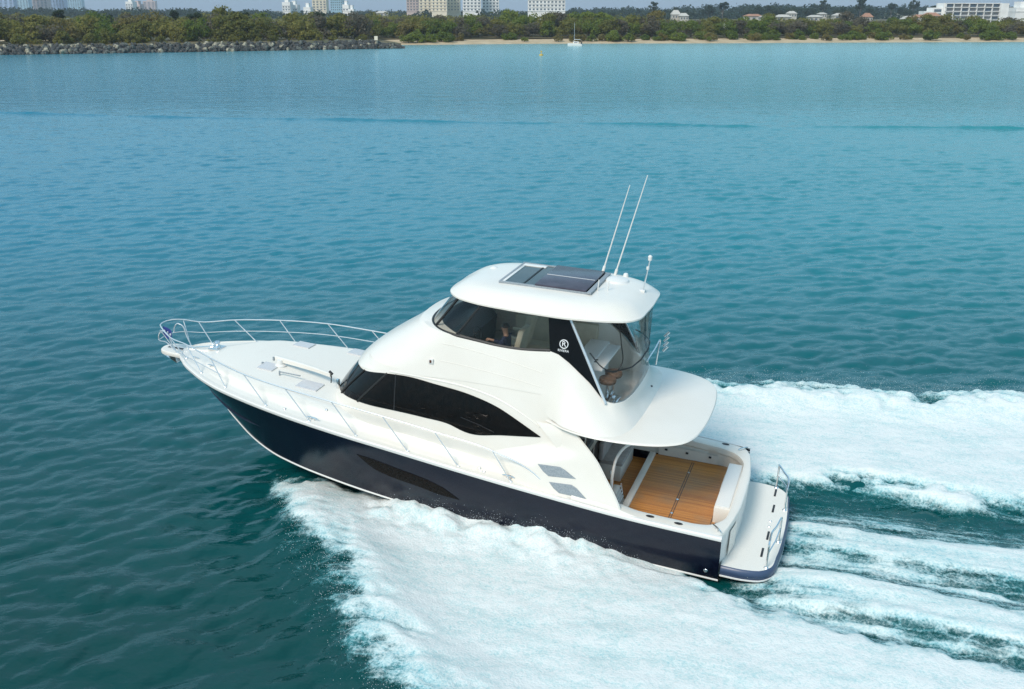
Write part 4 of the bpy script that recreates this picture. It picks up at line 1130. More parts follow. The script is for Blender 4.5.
ml = empty('masthead_light', parent=yacht)
MB().tube([(2.72, -.35, 5.60), (2.62, -.36, 6.38)], .018, 8).build('light_pole', steel, ml)
m = MB(); m.lathe([(0, -.05), (.045, -.05), (.05, .04), (.02, .07), (0, .07)], (2.615, -.36, 6.43), 12); m.lathe([(0, -.03), (.035, -.03), (.035, .03), (0, .03)], (2.64, -.32, 6.2), 10); m.build('lamp', gel_cool, ml)
MB().box((2.66, -.42, 5.58), (2.80, -.28, 5.66), .015).build('light_foot', gel_cool, ml)
# rod rack on the aft rail of the flybridge, seen past the curtain
m = MB()
m.tube(spline([(2.42, -1.2, 3.52), (2.40, -1.25, 3.9), (2.38, -1.3, 4.1), (2.38, -.6, 4.12), (2.38, .2, 4.12)], 24), .018, 8)
m.build('aft_rail', steel, yacht)
for k in range(4):
    y = -1.28 + .0 * k; x = 2.34
    MB().tube([(2.30, -1.30 - .02 * k, 3.86 + .12 * k), (2.20, -1.36 - .02 * k, 3.98 + .12 * k)], .03, 8).build('rod_holder', steel, yacht)

# flybridge interior
fl = MB().box((2.6, -1.6, 3.06), (8.0, 1.6, 3.12)).build('flybridge_sole', liner, yacht, smooth=False)
con = MB()
con.add([(7.55, -1.25, 3.1), (7.55, 1.25, 3.1), (7.55, 1.25, 4.42), (7.55, -1.25, 4.42), (6.75, -1.25, 3.1), (6.75, 1.25, 3.1), (6.65, 1.25, 4.2), (6.65, -1.25, 4.2), (6.9, 1.25, 4.5), (6.9, -1.25, 4.5)],
        [(0, 1, 2, 3), (4, 7, 6, 5), (7, 9, 8, 6), (9, 3, 2, 8), (0, 3, 9, 7, 4), (1, 5, 6, 8, 2)])
console = con.build('helm_console', dark_trim, yacht, smooth=False)
m = MB(); m.tube([(6.56 + .06 * math.cos(a), .35 + .19 * math.sin(a), 4.22 + .18 * math.cos(a)) for a in np.linspace(0, 2 * math.pi, 24)[:-1]], .016, 6, closed=True)
m.tube([(6.72, .35, 4.15), (6.56, .35, 4.22)], .03, 8); m.build('steering_wheel', black_rubber, console)
def helm_seat(x, y):
    s_ = empty('helm_seat', (0, 0, 0), parent=yacht)
    m = MB(); m.lathe([(.2, 3.11), (.2, 3.14), (.06, 3.18), (.06, 3.62)], (x, y, 0), 14); m.build('pedestal', steel, s_)
    MB().box((x - .28, y - .30, 3.62), (x + .26, y + .30, 3.80), .06).build('seat', cream, s_)
    m = MB(); m.box((-.08, -.29, 0), (.08, .29, .92), .06); V = [(x - .26 + p[0] - .22 * p[2], y + p[1], 3.74 + p[2]) for p in m.v]; q2 = MB(); q2.add(V, m.f); q2.build('backrest', cream, s_)
    for sg in (1, -1): MB().box((x - .25, y + sg * .33 - .04, 3.98), (x + .18, y + sg * .33 + .04, 4.06), .025).build('armrest', cream, s_)
helm_seat(5.72, .62); helm_seat(5.9, -.55)
MB().box((4.0, -1.5, 3.12), (6.2, -1.02, 3.62), .04).build('settee', cream, yacht)
MB().box((4.0, -1.55, 3.6), (6.2, -1.38, 4.25), .04).build('settee_back', cream, yacht)
cb = MB().box((3.55, -.95, 3.12), (4.05, .95, 4.05), .03).build('bar_cabinet', gel_cool, yacht)
cl = MB().box((3.25, -.80, 3.98), (3.95, .95, 4.03), .012).build('bench_top', gel_cool, yacht)
m = MB()
for y in (.52, .38): m.box((3.5, y - .035, 4.025), (3.78, y + .035, 4.04), .01)
m.build_each('lid_handle', dark_trim, cl)
for x, y in ((3.12, .30), (3.15, .75)):
    s_ = empty('bar_stool', (0, 0, 0), parent=yacht)
    m = MB(); m.lathe([(0, 3.66), (.19, 3.66), (.21, 3.72), (.19, 3.78), (0, 3.79)], (x, y, 0), 18); m.build('stool_seat', brown_pad, s_)
    m = MB(); m.lathe([(.16, 3.12), (.15, 3.15), (.035, 3.17), (.035, 3.66)], (x, y, 0), 12); m.build('stool_post', steel, s_)
for k in range(3):
    MB().box((2.68 + .16 * k, .55, 3.16 + .11 * k), (2.80 + .16 * k, 1.35, 3.19 + .11 * k), .008).build('hatch_step', steel, yacht)

# ---- the person at the helm (own object, sits on the helm seat)
def boat_world(p): 
    return root_m @ Vector(p)
root_m = Matrix.Translation((T0[0], T0[1], 0)) @ Matrix.Rotation(PSI, 4, 'Z') @ Matrix.Rotation(-TRIM, 4, 'Y') @ Matrix.Rotation(HEEL, 4, 'X')
per = empty('person', boat_world((5.74, .62, 3.80)), (HEEL, -TRIM, PSI))
tag(per, 'person in a navy jacket seated at the helm behind tinted glass', 'person')
def skinned(name, V, E, Rd, m_, parent, sub=2):
    me = bpy.data.meshes.new(name); me.from_pydata(V, E, [])
    o = bpy.data.objects.new(name, me); col.objects.link(o)
    sk = o.modifiers.new('skin', 'SKIN'); sk.use_smooth_shade = True
    for i, r_ in enumerate(Rd): me.skin_vertices[0].data[i].radius = (r_, r_) if not hasattr(r_, '__len__') else r_
    me.skin_vertices[0].data[0].use_root = True
    su = o.modifiers.new('sub', 'SUBSURF'); su.levels = sub; su.render_levels = sub
    dg = bpy.context.evaluated_depsgraph_get(); me2 = bpy.data.meshes.new_from_object(o.evaluated_get(dg))
    bpy.data.objects.remove(o)
    me2.name = name
    me2.materials.clear()
    return link(name, me2, m_, parent, smooth=True, angle=80)
# x forward, y to port, z up from the seat
BV = [(0, 0, .10), (-.02, 0, .30), (-.04, 0, .50), (-.02, 0, .60), (.01, 0, .68), (.02, 0, .78), (.03, 0, .86),
      (-.02, .19, .52), (.12, .25, .27), (.38, .20, .34), (.48, .18, .36), (-.02, -.19, .52), (.12, -.25, .27), (.38, -.18, .34), (.48, -.16, .36),
      (.02, .10, .08), (.42, .13, .10), (.46, .13, -.34), (.60, .13, -.40), (.02, -.10, .08), (.42, -.13, .10), (.46, -.13, -.34), (.60, -.13, -.40)]
BE = [(0, 1), (1, 2), (2, 3), (3, 4), (4, 5), (5, 6), (2, 7), (7, 8), (8, 9), (9, 10), (2, 11), (11, 12), (12, 13), (13, 14), (0, 15), (15, 16), (16, 17), (17, 18), (0, 19), (19, 20), (20, 21), (21, 22)]
BR = [(.15, .11), (.15, .11), (.16, .11), (.06, .06), (.07, .07), (.095, .085), (.05, .05), .06, .048, .034, .026, .06, .048, .034, .026, .085, .06, .045, .04, .085, .06, .045, .04]
body = skinned('body', BV, BE, BR, skin, per)
# fingers, nose
for sg in (1, -1):
    hx, hy, hz = .50, sg * .17, .365
    for k, (dy, L_) in enumerate(((-.030, .060), (-.010, .070), (.010, .068), (.028, .055))):
        MB().tube([(hx - .03, hy + dy, hz), (hx + L_ * .6, hy + dy * 1.1, hz - .005), (hx + L_ * .85, hy + dy * 1.1, hz - .03), (hx + L_ * .7, hy + dy * 1.1, hz - .05)], [.010, .009, .008, .006], 6).build('finger', skin, body)
    MB().tube([(hx - .04, hy - sg * .03, hz - .005), (hx - .005, hy - sg * .055, hz - .02), (hx + .02, hy - sg * .05, hz - .04)], [.012, .010, .007], 6).build('thumb', skin, body)
    m = MB(); m.lathe([(0, -.008), (.022, -.006), (.026, .004), (0, .008)], (.03, 0, .76), 10, 1); o = m.build('ear', skin, body); o.location = (0, sg * .088, 0)
    MB().box((.100, sg * .035 - .012, .785), (.110, sg * .035 + .012, .797), .004).build('eye', dark_trim, body)
MB().tube([(.10, 0, .78), (.128, 0, .748), (.105, 0, .742)], [.010, .015, .010], 6).build('nose', skin, body)
MB().box((.100, -.024, .712), (.112, .024, .721), .003).build('mouth', brown_pad, body)
m = MB()
m.grid([[(.012 + .108 * math.sin(t_) * math.cos(p_) - .01, .100 * math.sin(t_) * math.sin(p_), .785 + .125 * math.cos(t_)) for p_ in np.linspace(0, 2 * math.pi, 22)] for t_ in np.linspace(.02, 1.45, 8)])
m.build('hair', hair_m, per)
skinned('jacket', [BV[i] for i in (0, 1, 2, 3, 7, 8, 9, 11, 12, 13)], [(0, 1), (1, 2), (2, 3), (2, 4), (4, 5), (5, 6), (2, 7), (7, 8), (8, 9)], [(.17, .13), (.17, .13), (.18, .13), (.075, .075), .078, .064, .047, .078, .064, .047], jacket_m, per)
skinned('trousers', [BV[i] for i in (0, 15, 16, 17, 19, 20, 21)], [(0, 1), (1, 2), (2, 3), (0, 4), (4, 5), (5, 6)], [(.17, .13), .105, .078, .062, .105, .078, .062], trouser_m, per)

# ---- pennant flying from the bow rail
m = MB()
rows = []
for a in np.linspace(0, 1, 10):
    rows.append([(16.08 - .45 * a, .16 + .22 * a + .03 * math.sin(6 * a), 2.94 - .34 * v * (1 - .12 * a) + .02 * math.sin(5 * a)) for v in np.linspace(0, 1, 6)])
m.grid(rows)
fl_root = empty('pennant', (T0[0], T0[1], 0), (HEEL, -TRIM, PSI))
tag(fl_root, 'small dark blue pennant with white marks tied to the bow rail', 'flag')
cloth = m.build('cloth', flag_m, fl_root)
m = MB()
for a, v in ((.30, .35), (.42, .5), (.55, .38), (.68, .52), (.80, .42)):
    x, y = 16.08 - .45 * a, .16 + .22 * a + .03 * math.sin(6 * a); z = 2.94 - .34 * v + .02 * math.sin(5 * a)
    m.box((x - .02, y + .0, z - .03), (x + .02, y + .012, z + .03))
m.build_each('white_mark', white_paint, cloth, smooth=False)

# ---------------------------------------------------------------- FAR SHORE
def shore_y(x):       # waterline of the beach
    return interp([-400, -150, -60, -40, -4, 71, 151, 202, 420], [372, 375, 375, 376, 387, 395.5, 407.5, 412, 430])(x)
def wall_y(x):        # waterline of the rock breakwater
    return interp([-420, -260, -143, -94, -38], [205, 250, 291.5, 312.5, 341])(x)
sand_m = mat('sand', (.50, .38, .24), .9, noise=(.25, (.36, .27, .16), .40, .7))
earth_m = mat('scrub_ground', (.13, .10, .045), .95, noise=(.12, (.07, .07, .03), .4, .65))
xs_ = np.linspace(-420, 420, 240)
jit = 1.6 * fbm(xs_ * .05, xs_ * 0 + 3, 4)
m = MB()
m.grid([[(x, float(shore_y(x)) + j + d, z) for d, z in ((-3, -.6), (0, .02), (2.5, .3), (6, .6), (13, .95), (19, 1.6))] for x, j in zip(xs_, jit)])
tag(m.build('beach', sand_m), 'narrow strip of pale sand along the far shore', 'beach', kind='structure')
m = MB()
m.grid([[(x, min(float(shore_y(x)) + 16, max(float(shore_y(x)) + 16, 0)) + 2.5 * pnoise(np.array(x * .06), np.array(2.))*1.0, z) if d == 0 else (x * (1 + d / 900), 430 + d, z) for d, z in ((0, 1.6), (20, 2.3), (400, 3.0), (8500, 3.5))] for x in np.linspace(-520, 520, 160)])
tag(m.build('land', earth_m), 'flat scrubby land behind the beach and breakwater', 'land', kind='structure')
# spit behind the breakwater
m = MB()
xl = np.linspace(-420, -36.5, 120)
m.grid([[(x, float(wall_y(x)) + d * e, z) for d, z in ((2.0, .3 + .2 * e), (5.5, .3 + 1.9 * e), (9, .3 + 2.2 * e), (40, .3 + 2.3 * e), (90, 1.6))] for x, e in zip(xl, np.clip((-36 - xl) / 22, .03, 1))])
tag(m.build('spit', earth_m), 'dry grassy spit of land behind the rock breakwater', 'land', kind='structure')

# rocks of the breakwater
def rock_mesh(name, seed):
    bm = bmesh.new(); bmesh.ops.create_icosphere(bm, subdivisions=2, radius=1)
    r_ = random.Random(seed); planes = [Vector((r_.gauss(0, 1), r_.gauss(0, 1), r_.gauss(0, 1))).normalized() for _ in range(11)]
    for v in bm.verts:
        for p in planes:
            d = v.co.dot(p); lim = .72
            if d > lim: v.co -= p * (d - lim)
        v.co *= r_.uniform(.97, 1.03)
    me = bpy.data.meshes.new(name); bm.to_mesh(me); bm.free(); return me
rock_mats = [mat('rock_grey', (.13, .14, .12), .9, noise=(1.1, (.05, .055, .048), .4, .65)), mat('rock_dark', (.035, .038, .036), .9, noise=(1.5, (.10, .095, .085), .45, .7)), mat('rock_tan', (.36, .33, .24), .9, noise=(1.1, (.12, .11, .08), .4, .65))]
rock_me = []
for k in range(9):
    me = rock_mesh('rock', 50 + k); me.materials.append(rock_mats[k % 3]); rock_me.append(me)
rr_ = random.Random(5)
cand = []
for k in range(1500):
    x = rr_.uniform(-205, -36.5); t = rr_.random(); e = min(1, (-34 - x) / 12)
    cand.append((x, float(wall_y(x)) + (.1 + 5.0 * t) * e + rr_.uniform(-.3, .3), (-.2 + 2.5 * t ** .8) * max(.35, e), rr_.uniform(.42, .95)))
cand.sort(key=lambda c: -c[3] / c[1] if -165 < c[0] else 1)
stuff = MB()
for k, (x, y, z, s) in enumerate(cand):
    me = rr_.choice(rock_me); rot = (rr_.uniform(0, 6), rr_.uniform(0, 6), rr_.uniform(0, 6)); sc = (s * rr_.uniform(.8, 1.3), s * rr_.uniform(.8, 1.2), s * rr_.uniform(.6, .95))
    if k < 300:
        o = bpy.data.objects.new('breakwater_rock', me); col.objects.link(o)
        o.location = (x, y, z); o.rotation_euler = rot; o.scale = sc
        tag(o, 'angular grey boulder piled on the long rock breakwater at left', 'rock', 'boulders of the rock breakwater')
    else:
        M_ = Matrix.LocRotScale(Vector((x, y, z)), Vector(rot).to_tuple() and __import__('mathutils').Euler(rot), Vector(sc))
        stuff.add([tuple(M_ @ v.co) for v in me.vertices], [tuple(p.vertices) for p in me.polygons])
m = MB()
m.grid([[(x, float(wall_y(x)) + d * min(1, (-33 - x) / 12), z * max(.3, min(1, (-33 - x) / 12))) for d, z in ((-1.2, -.8), (.8, .0), (3.0, 1.4), (5.5, 2.1), (7.5, 2.2))] for x in np.linspace(-430, -35, 160)])
core = m.v, m.f
stuff.add(*core)
tag(stuff.build('breakwater_rubble', rock_mats[1], None, smooth=False), 'smaller breakwater rubble painted dark like the shaded gaps between its boulders', 'rubble', kind='stuff')  # dark material paints in the shade between the boulders

# ---- trees
def leaf_mat(name, a, b, var=.25):
    m = bpy.data.materials.new(name); m.use_nodes = True; nt = m.node_tree; L = nt.links; p = nt.nodes['Principled BSDF']
    p.inputs['Roughness'].default_value = .75; p.inputs['Specular IOR Level'].default_value = .2
    tc = nt.nodes.new('ShaderNodeTexCoord'); n = nt.nodes.new('ShaderNodeTexNoise'); n.inputs['Scale'].default_value = .55; n.inputs['Detail'].default_value = 4
    L.new(tc.outputs['Object'], n.inputs['Vector'])
    oi = nt.nodes.new('ShaderNodeObjectInfo')
    ad = nt.nodes.new('ShaderNodeMath'); ad.operation = 'MULTIPLY_ADD'; L.new(oi.outputs['Random'], ad.inputs[0]); ad.inputs[1].default_value = .5; L.new(n.outputs[0], ad.inputs[2])
    mr = nt.nodes.new('ShaderNodeMapRange'); mr.inputs[1].default_value = .42; mr.inputs[2].default_value = 1.05; L.new(ad.outputs[0], mr.inputs[0])
    mx = nt.nodes.new('ShaderNodeMix'); mx.data_type = 'RGBA'; mx.inputs[6].default_value = (*a, 1); mx.inputs[7].default_value = (*b, 1)
    L.new(mr.outputs[0], mx.inputs[0]); L.new(mx.outputs[2], p.inputs['Base Color'])
    tl = nt.nodes.new('ShaderNodeBsdfTranslucent'); L.new(mx.outputs[2], tl.inputs[0]); mz = nt.nodes.new('ShaderNodeMixShader'); mz.inputs[0].default_value = .42
    L.new(p.outputs[0], mz.inputs[1]); L.new(tl.outputs[0], mz.inputs[2]); L.new(mz.outputs[0], nt.nodes['Material Output'].inputs[0])
    return m
leaf = {'olive': leaf_mat('olive_leaves', (.135, .138, .030), (.235, .215, .055)),
        'green': leaf_mat('green_leaves', (.095, .140, .024), (.19, .225, .040)),
        'bronze': leaf_mat('bronze_leaves', (.15, .125, .035), (.23, .19, .06)),
        'grey': leaf_mat('grey_leaves', (.115, .10, .065), (.165, .145, .10)),
        'dark': leaf_mat('dark_leaves', (.026, .046, .024), (.055, .078, .034))}
bark_m = mat('bark', (.16, .13, .10), .9, noise=(3, (.08, .065, .05), .4, .65))
def crown_mesh(name, seed, w, h, base, nl, nleaf, ls, conif=False):
    r_ = np.random.default_rng(seed)
    if conif:
        lz = np.linspace(base, h, nl); lr = (1 - (lz - base) / (h - base + .6)) * w * .5 * r_.uniform(.6, 1.15, nl)
        C_ = np.stack([r_.normal(0, .12 * w, nl), r_.normal(0, .12 * w, nl), lz], -1); Rr = np.stack([lr + .35, lr + .35, np.full(nl, h / nl * 1.0)], -1)
    else:
        a = r_.uniform(0, 2 * math.pi, nl); d = np.sqrt(r_.uniform(0, 1, nl)) * w * .38
        zt = base + (h - base) * r_.uniform(.12, .86, nl) * (1 - .35 * (d / (w * .38))**2)
        C_ = np.stack([d * np.cos(a), d * np.sin(a), zt], -1)
        s_ = r_.uniform(.12, .24, nl) * w
        Rr = np.stack([s_, s_, s_ * r_.uniform(.5, .85, nl)], -1)
    k = r_.integers(0, nl, nleaf)
    v = r_.normal(0, 1, (nleaf, 3)); v /= np.linalg.norm(v, axis=1)[:, None]
    rad = r_.uniform(.45, 1.08, nleaf) ** .6
    P = C_[k] + v * Rr[k] * rad[:, None]
    P[:, 2] = np.maximum(P[:, 2], base * .5 + .15)
    nrm = v + r_.normal(0, .55, (nleaf, 3)) + np.array([0, 0, .35]); nrm /= np.linalg.norm(nrm, axis=1)[:, None]
    t1 = np.cross(nrm, r_.normal(0, 1, (nleaf, 3))); t1 /= np.linalg.norm(t1, axis=1)[:, None]; t2 = np.cross(nrm, t1)
    s_ = (ls * r_.uniform(.55, 1.35, nleaf))[:, None]
    V = np.stack([P + t1 * s_, P + t2 * s_ * .7 + nrm * s_ * .15, P - t1 * s_, P - t2 * s_ * .7 + nrm * s_ * .15], 1).reshape(-1, 3)
    F = (np.arange(nleaf) * 4)[:, None] + np.arange(4)[None]
    return np_mesh(name, V, F)
def trunk_mesh(name, seed, w, h, base):
    r_ = np.random.default_rng(seed); m = MB()
    m.tube([(0, 0, -.6), (.08 * w * r_.normal(), .1, h * .25), (.1 * w * r_.normal() * .5, 0, h * .5), (0, .1, h * .78)], [.022 * w + .08, .018 * w + .05, .012 * w + .03, .03], 6)
    for k in range(6):
        a = r_.uniform(0, 6.28); z0 = h * r_.uniform(.08, .35); L_ = w * r_.uniform(.2, .4)
        m.tube([(0, 0, z0), (L_ * .5 * math.cos(a), L_ * .5 * math.sin(a), z0 + h * .16), (L_ * math.cos(a), L_ * math.sin(a), z0 + h * r_.uniform(.28, .45))], [.011 * w + .03, .008 * w + .02, .02], 5)
    me = bpy.data.meshes.new(name); me.from_pydata(m.v, [], m.f); me.materials.append(bark_m)
    me.polygons.foreach_set('use_smooth', [True] * len(me.polygons)); return me
protos = {}
def proto(kind, k):
    key = (kind, k)
    if key not in protos:
        sd = 100 + 37 * k + len(kind)
        if kind == 'bush': W_, H_, B_, nl, n_, ls, c = 7, 4.6, .2, 14, 1100, .30, False
        elif kind == 'pine': W_, H_, B_, nl, n_, ls, c = 8, 14, 5.0, 12, 1300, .42, False
        else: W_, H_, B_, nl, n_, ls, c = 11, 8.6, 1.1, 20, 1900, .36, False
        protos[key] = (crown_mesh('crown', sd, W_, H_, B_, nl, n_, ls, c), trunk_mesh('trunk', sd + 1, W_, H_, B_))
    return protos[key]
leafed = {}
tr = random.Random(21)
def tree(kind, lk, x, y, z, s, label, group, name, cat='tree'):
    k = tr.randrange(5)
    cm, tm = proto(kind, k)
    key = (kind, k, lk)
    if key not in leafed:
        c2 = cm.copy(); c2.materials.append(leaf[lk]); leafed[key] = c2
    t = empty(name, (x, y, z), (0, 0, tr.uniform(0, 6.28))); q_ = s * tr.uniform(.92, 1.1)
    t.scale = (q_, q_, s * tr.uniform(.9, 1.1))
    tag(t, label, cat, group)
    for nm, me in (('crown', leafed[key]), ('trunk', tm)):
        o = bpy.data.objects.new(nm, me); col.objects.link(o); o.parent = t
    return t
OL = {'olive': ('olive green tree with a broad rounded crown in the shoreline thicket', 'olive green thicket trees'),
      'bronze': ('bronze brown tree with a dry looking crown in the shoreline thicket', 'bronze thicket trees'),
      'grey': ('grey brown sparse tree standing in the shoreline thicket', 'grey thicket trees'),
      'green': ('bright green leafy tree in the shoreline thicket', 'bright green thicket trees')}
def thicket(x0, x1, yf, n, ws, dy, s0):
    for k in range(n):
        x = x0 + (x1 - x0) * (k + tr.uniform(.1, .9)) / n
        lk = tr.choices(list(ws), list(ws.values()))[0]
        tree('tree', lk, x, yf(x) + dy + tr.uniform(-3, 3), 1.7, s0 * tr.uniform(.82, 1.12), *OL[lk], lk + '_tree')
WL = {'olive': 7, 'bronze': 2, 'grey': 2, 'green': 1.2}
WR = {'olive': 5, 'bronze': 2, 'grey': 3, 'green': 4}
wl_ = lambda x: float(wall_y(x)); sh_ = lambda x: float(shore_y(x))
thicket(-250, -62, wl_, 28, WL, 22, .92); thicket(-260, -50, wl_, 31, WL, 36, 1.06); thicket(-260, -50, wl_, 26, WL, 54, 1.18)
thicket(-62, 60, sh_, 26, WR, 24, .80); thicket(-62, 62, sh_, 22, WR, 36, .98); thicket(-62, 65, sh_, 18, WR, 52, 1.10)
thicket(60, 260, sh_, 40, WR, 24, .72); thicket(62, 262, sh_, 34, WR, 36, .86); thicket(65, 265, sh_, 28, WR, 52, .94)
# low bushes at the water's edge
GB = ('low bright green bush at the top of the beach', 'low green bushes on the beach')
BB = ('low rusty brown bush at the top of the beach', 'low brown bushes on the beach')
LB = ('low olive bush on the bank behind the breakwater', 'low bushes behind the breakwater')
for k in range(110):
    x = tr.uniform(-40, 250); lk = tr.choice(['green', 'green', 'bronze', 'olive'])
    if lk == 'olive': lk = 'green'
    lb = GB if lk == 'green' else BB
    tree('bush', lk, x, sh_(x) + tr.uniform(5, 16), .7, tr.uniform(.35, .95), *lb, lk + '_bush', 'bush')
for k in range(34):
    x = -210 + 165 * (k + tr.random()) / 34
    tree('bush', 'olive', x, wl_(x) + tr.uniform(9.5, 14), 2.3, tr.uniform(.45, 1.0) * (1.0 if x < -105 else .6), *LB, 'olive_bush', 'bush')
# dark pines standing above the thicket
PN = ('dark pine rising above the thicket against the sky', 'dark pines above the thicket')
for px, ht in ((55, 13.2), (62, 12.6), (112, 12.5), (176, 12.8), (196, 13.0), (208, 12.4), (215, 12.8), (228, 13.8), (237, 14.4), (246, 13.0), (320, 12.4)):
    Y = wl_((px - 512) * .3) + 74; x = (px - 512) / 1000 * (Y * .948 + 3.8)
    tree('pine', 'dark', x, Y, 1.5, ht / 14 * .84, *PN, 'pine_tree')
# the wood that runs on behind
def wood(name, n, xr, yr, zf, w, h, lsz, nleaf, mats_, label, seed):
    r_ = np.random.default_rng(seed); Vs, Fs = [], []; off = 0
    base_ = [crown_mesh('wood_part', seed + k, w, h, .5, 10, nleaf, lsz) for k in range(4)]
    lowr = (lambda x: 1 - .38 * float(sstep(30, 110, x))) if 'mid' in name else (lambda x: 1)
    co_ = []
    for b_ in base_:
        a = np.zeros(len(b_.vertices) * 3, np.float32); b_.vertices.foreach_get('co', a); co_.append(a.reshape(-1, 3)); 
    for k in range(n):
        y = r_.uniform(*yr); x = r_.uniform(*xr) * (y / yr[0]); V = co_[r_.integers(0, 4)].copy()
        a = r_.uniform(0, 6.28); V = np.stack([V[:, 0] * math.cos(a) - V[:, 1] * math.sin(a), V[:, 0] * math.sin(a) + V[:, 1] * math.cos(a), V[:, 2] * r_.uniform(.7, 1.15) * lowr(x)], -1)
        V += [x, y, zf(x, y)]; Vs.append(V); n4 = len(V) // 4
        Fs.append((np.arange(n4) * 4 + off)[:, None] + np.arange(4)[None]); off += len(V)
    me = np_mesh(name, np.concatenate(Vs), np.concatenate(Fs))
    o = link(name, me, mats_, None, smooth=False); tag(o, label, 'wood', kind='stuff'); return o
wood('mid_wood', 300, (-310, 300), (485, 640), lambda x, y: 1.8, 15, 9.0, .7, 260, leaf['olive'], 'continuous olive woodland behind the shoreline thicket', 300)
hill = lambda x, y: 1.2 + 10 * float(np.exp(-((x - 420) / 330.)**2)) * float(sstep(900, 1500, y)) + 5 * float(np.exp(-((x + 700) / 300.)**2))
wood('far_wood', 520, (-620, 640), (1050, 1750), lambda x, y: hill(x, y) - 1, 34, 8.0, 1.7, 170, leaf['dark'], 'distant blue green tree covered rise along the horizon', 400)
m = MB()
m.grid([[(x, y, hill(x, y) - .5) for y in np.linspace(800, 1900, 24)] for x in np.linspace(-1400, 1400, 60)])
tag(m.build('rise', earth_m), 'low wooded rise of land on the horizon', 'hill', kind='structure')
FTG = ('tall dark tree standing up from the distant wooded rise', 'tall trees on the distant rise')
for px, s_ in ((566, 1.5), (602, 1.2), (612, 1.5), (653, 1.9), (674, 1.8), (686, 1.3), (708, 2.4), (722, 2.0), (745, 1.5), (757, 1.7), (768, 2.1), (776, 1.9), (790, 2.0), (808, 1.7), (822, 2.0), (836, 1.5), (846, 2.2), (859, 2.4), (868, 1.5), (890, 1.9), (904, 2.2), (912, 2.0), (934, 1.9), (1010, 1.6)):
    Y = tr.uniform(900, 1000); x = (px - 512) / 1000 * (Y * .948 + 3.8)
    tree(tr.choice(['tree', 'tree', 'pine']), 'dark', x, Y, 3 + 3 * float(sstep(560, 720, px)), s_ * .58, *FTG, 'distant_tree')

# ---- towers and houses behind the trees
conc = [mat('concrete_white', (.82, .80, .76), .7, noise=(.15, (.72, .70, .66), .4, .65)), mat('concrete_cream', (.78, .69, .53), .7, noise=(.15, (.70, .62, .48), .4, .65)),
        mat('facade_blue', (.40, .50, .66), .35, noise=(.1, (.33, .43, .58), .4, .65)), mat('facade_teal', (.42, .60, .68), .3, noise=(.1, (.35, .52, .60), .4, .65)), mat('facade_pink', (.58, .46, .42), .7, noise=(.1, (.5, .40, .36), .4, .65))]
win_m = mat('window_glass', (.10, .13, .16), .15, noise=(.3, (.10, .13, .16), .4, .6))
balc_m = mat('balcony_shade', (.16, .17, .18), .5, noise=(.3, (.22, .22, .22), .4, .6))
roof_m = mat('terracotta', (.40, .20, .12), .8, noise=(.5, (.32, .16, .10), .4, .6))
roof_g = mat('pale_roof', (.46, .43, .38), .8, noise=(.5, (.5, .46, .4), .4, .6))
def px_x(px, Y): return (px - 512) / 1000 * (Y * .948 + 3.8)
def px_z(py, Y):
    return CAM_H + Y * math.tan(R(-18.495) + math.atan((344.5 - py) / 1000))
BOXC = {}
def unit_box(m_):
    if m_.name not in BOXC:
        b_ = MB().box((-.5, -.5, -.5), (.5, .5, .5)); me = bpy.data.meshes.new('window'); me.from_pydata(b_.v, [], [tuple(f) for f in b_.f]); me.materials.append(m_); BOXC[m_.name] = me
    return BOXC[m_.name]
def win(parent, x, z, w, h, yf, m_, name='window', d=.5):
    o = bpy.data.objects.new(name, unit_box(m_)); col.objects.link(o); o.parent = parent; o.location = (x, yf, z); o.scale = (w, d, h)
def tower(pxa, pxb, ytop, Y, m_, label, nx, fh=3.2, depth=18, wm=None, steps=0, cat='tower', gap=.5, balcony=True):
    xa, xb = px_x(pxa, Y), px_x(pxb, Y); H_ = px_z(ytop, Y); w = xb - xa
    t = empty('apartment_tower', ((xa + xb) / 2, Y, 1.0)); tag(t, label, cat)
    m = MB(); m.box((-w / 2, 0, -1), (w / 2, depth, H_ - 1))
    nf = int((H_ - 3) / fh)
    for k in range(3, nf + 1):
        if k * fh < H_ - 3: m.box((-w / 2 - .25, -.5, k * fh + .1), (w / 2 + .25, depth + .3, k * fh + .32))
    m.build('wall', m_, t, smooth=False)
    MB().box((-w * .22, depth * .2, H_ - 1), (w * .22, depth * .8, H_ + 3.5)).build('plant_room', m_, t, smooth=False)
    zlo = px_z(16, Y)
    vis = [k for k in range(3, nf) if zlo < k * fh < px_z(-6, Y)]
    if len(vis) * nx > 96: vis = vis[:max(1, 96 // nx)]
    for k in vis:
        for i in range(nx):
            ww = w / nx; win(t, -w / 2 + ww * (i + .5), k * fh + 1.75, ww * (1 - gap), fh * .42, -.02, wm or win_m)
    return t
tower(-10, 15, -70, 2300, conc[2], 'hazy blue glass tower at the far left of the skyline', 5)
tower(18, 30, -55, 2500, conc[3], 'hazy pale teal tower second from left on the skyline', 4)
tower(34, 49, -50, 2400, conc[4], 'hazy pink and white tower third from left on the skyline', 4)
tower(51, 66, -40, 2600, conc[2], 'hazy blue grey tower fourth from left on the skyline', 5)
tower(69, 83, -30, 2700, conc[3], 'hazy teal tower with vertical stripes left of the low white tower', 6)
tower(127, 134, 1.5, 1500, conc[0], 'small white tower block standing low behind the left trees', 3)
tower(134, 141, 4, 1550, conc[4], 'small pale pink block beside the low white tower', 3)
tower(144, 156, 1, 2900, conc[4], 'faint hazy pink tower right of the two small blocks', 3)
tower(283, 291, 2, 1300, conc[0], 'white stepped apartment tower above the breakwater trees', 3)
tower(290, 298, 4.5, 1320, conc[0], 'white lower wing joined to the stepped apartment tower', 3)
tower(304, 311, 7, 1250, conc[0], 'small low white building between two taller towers', 2)
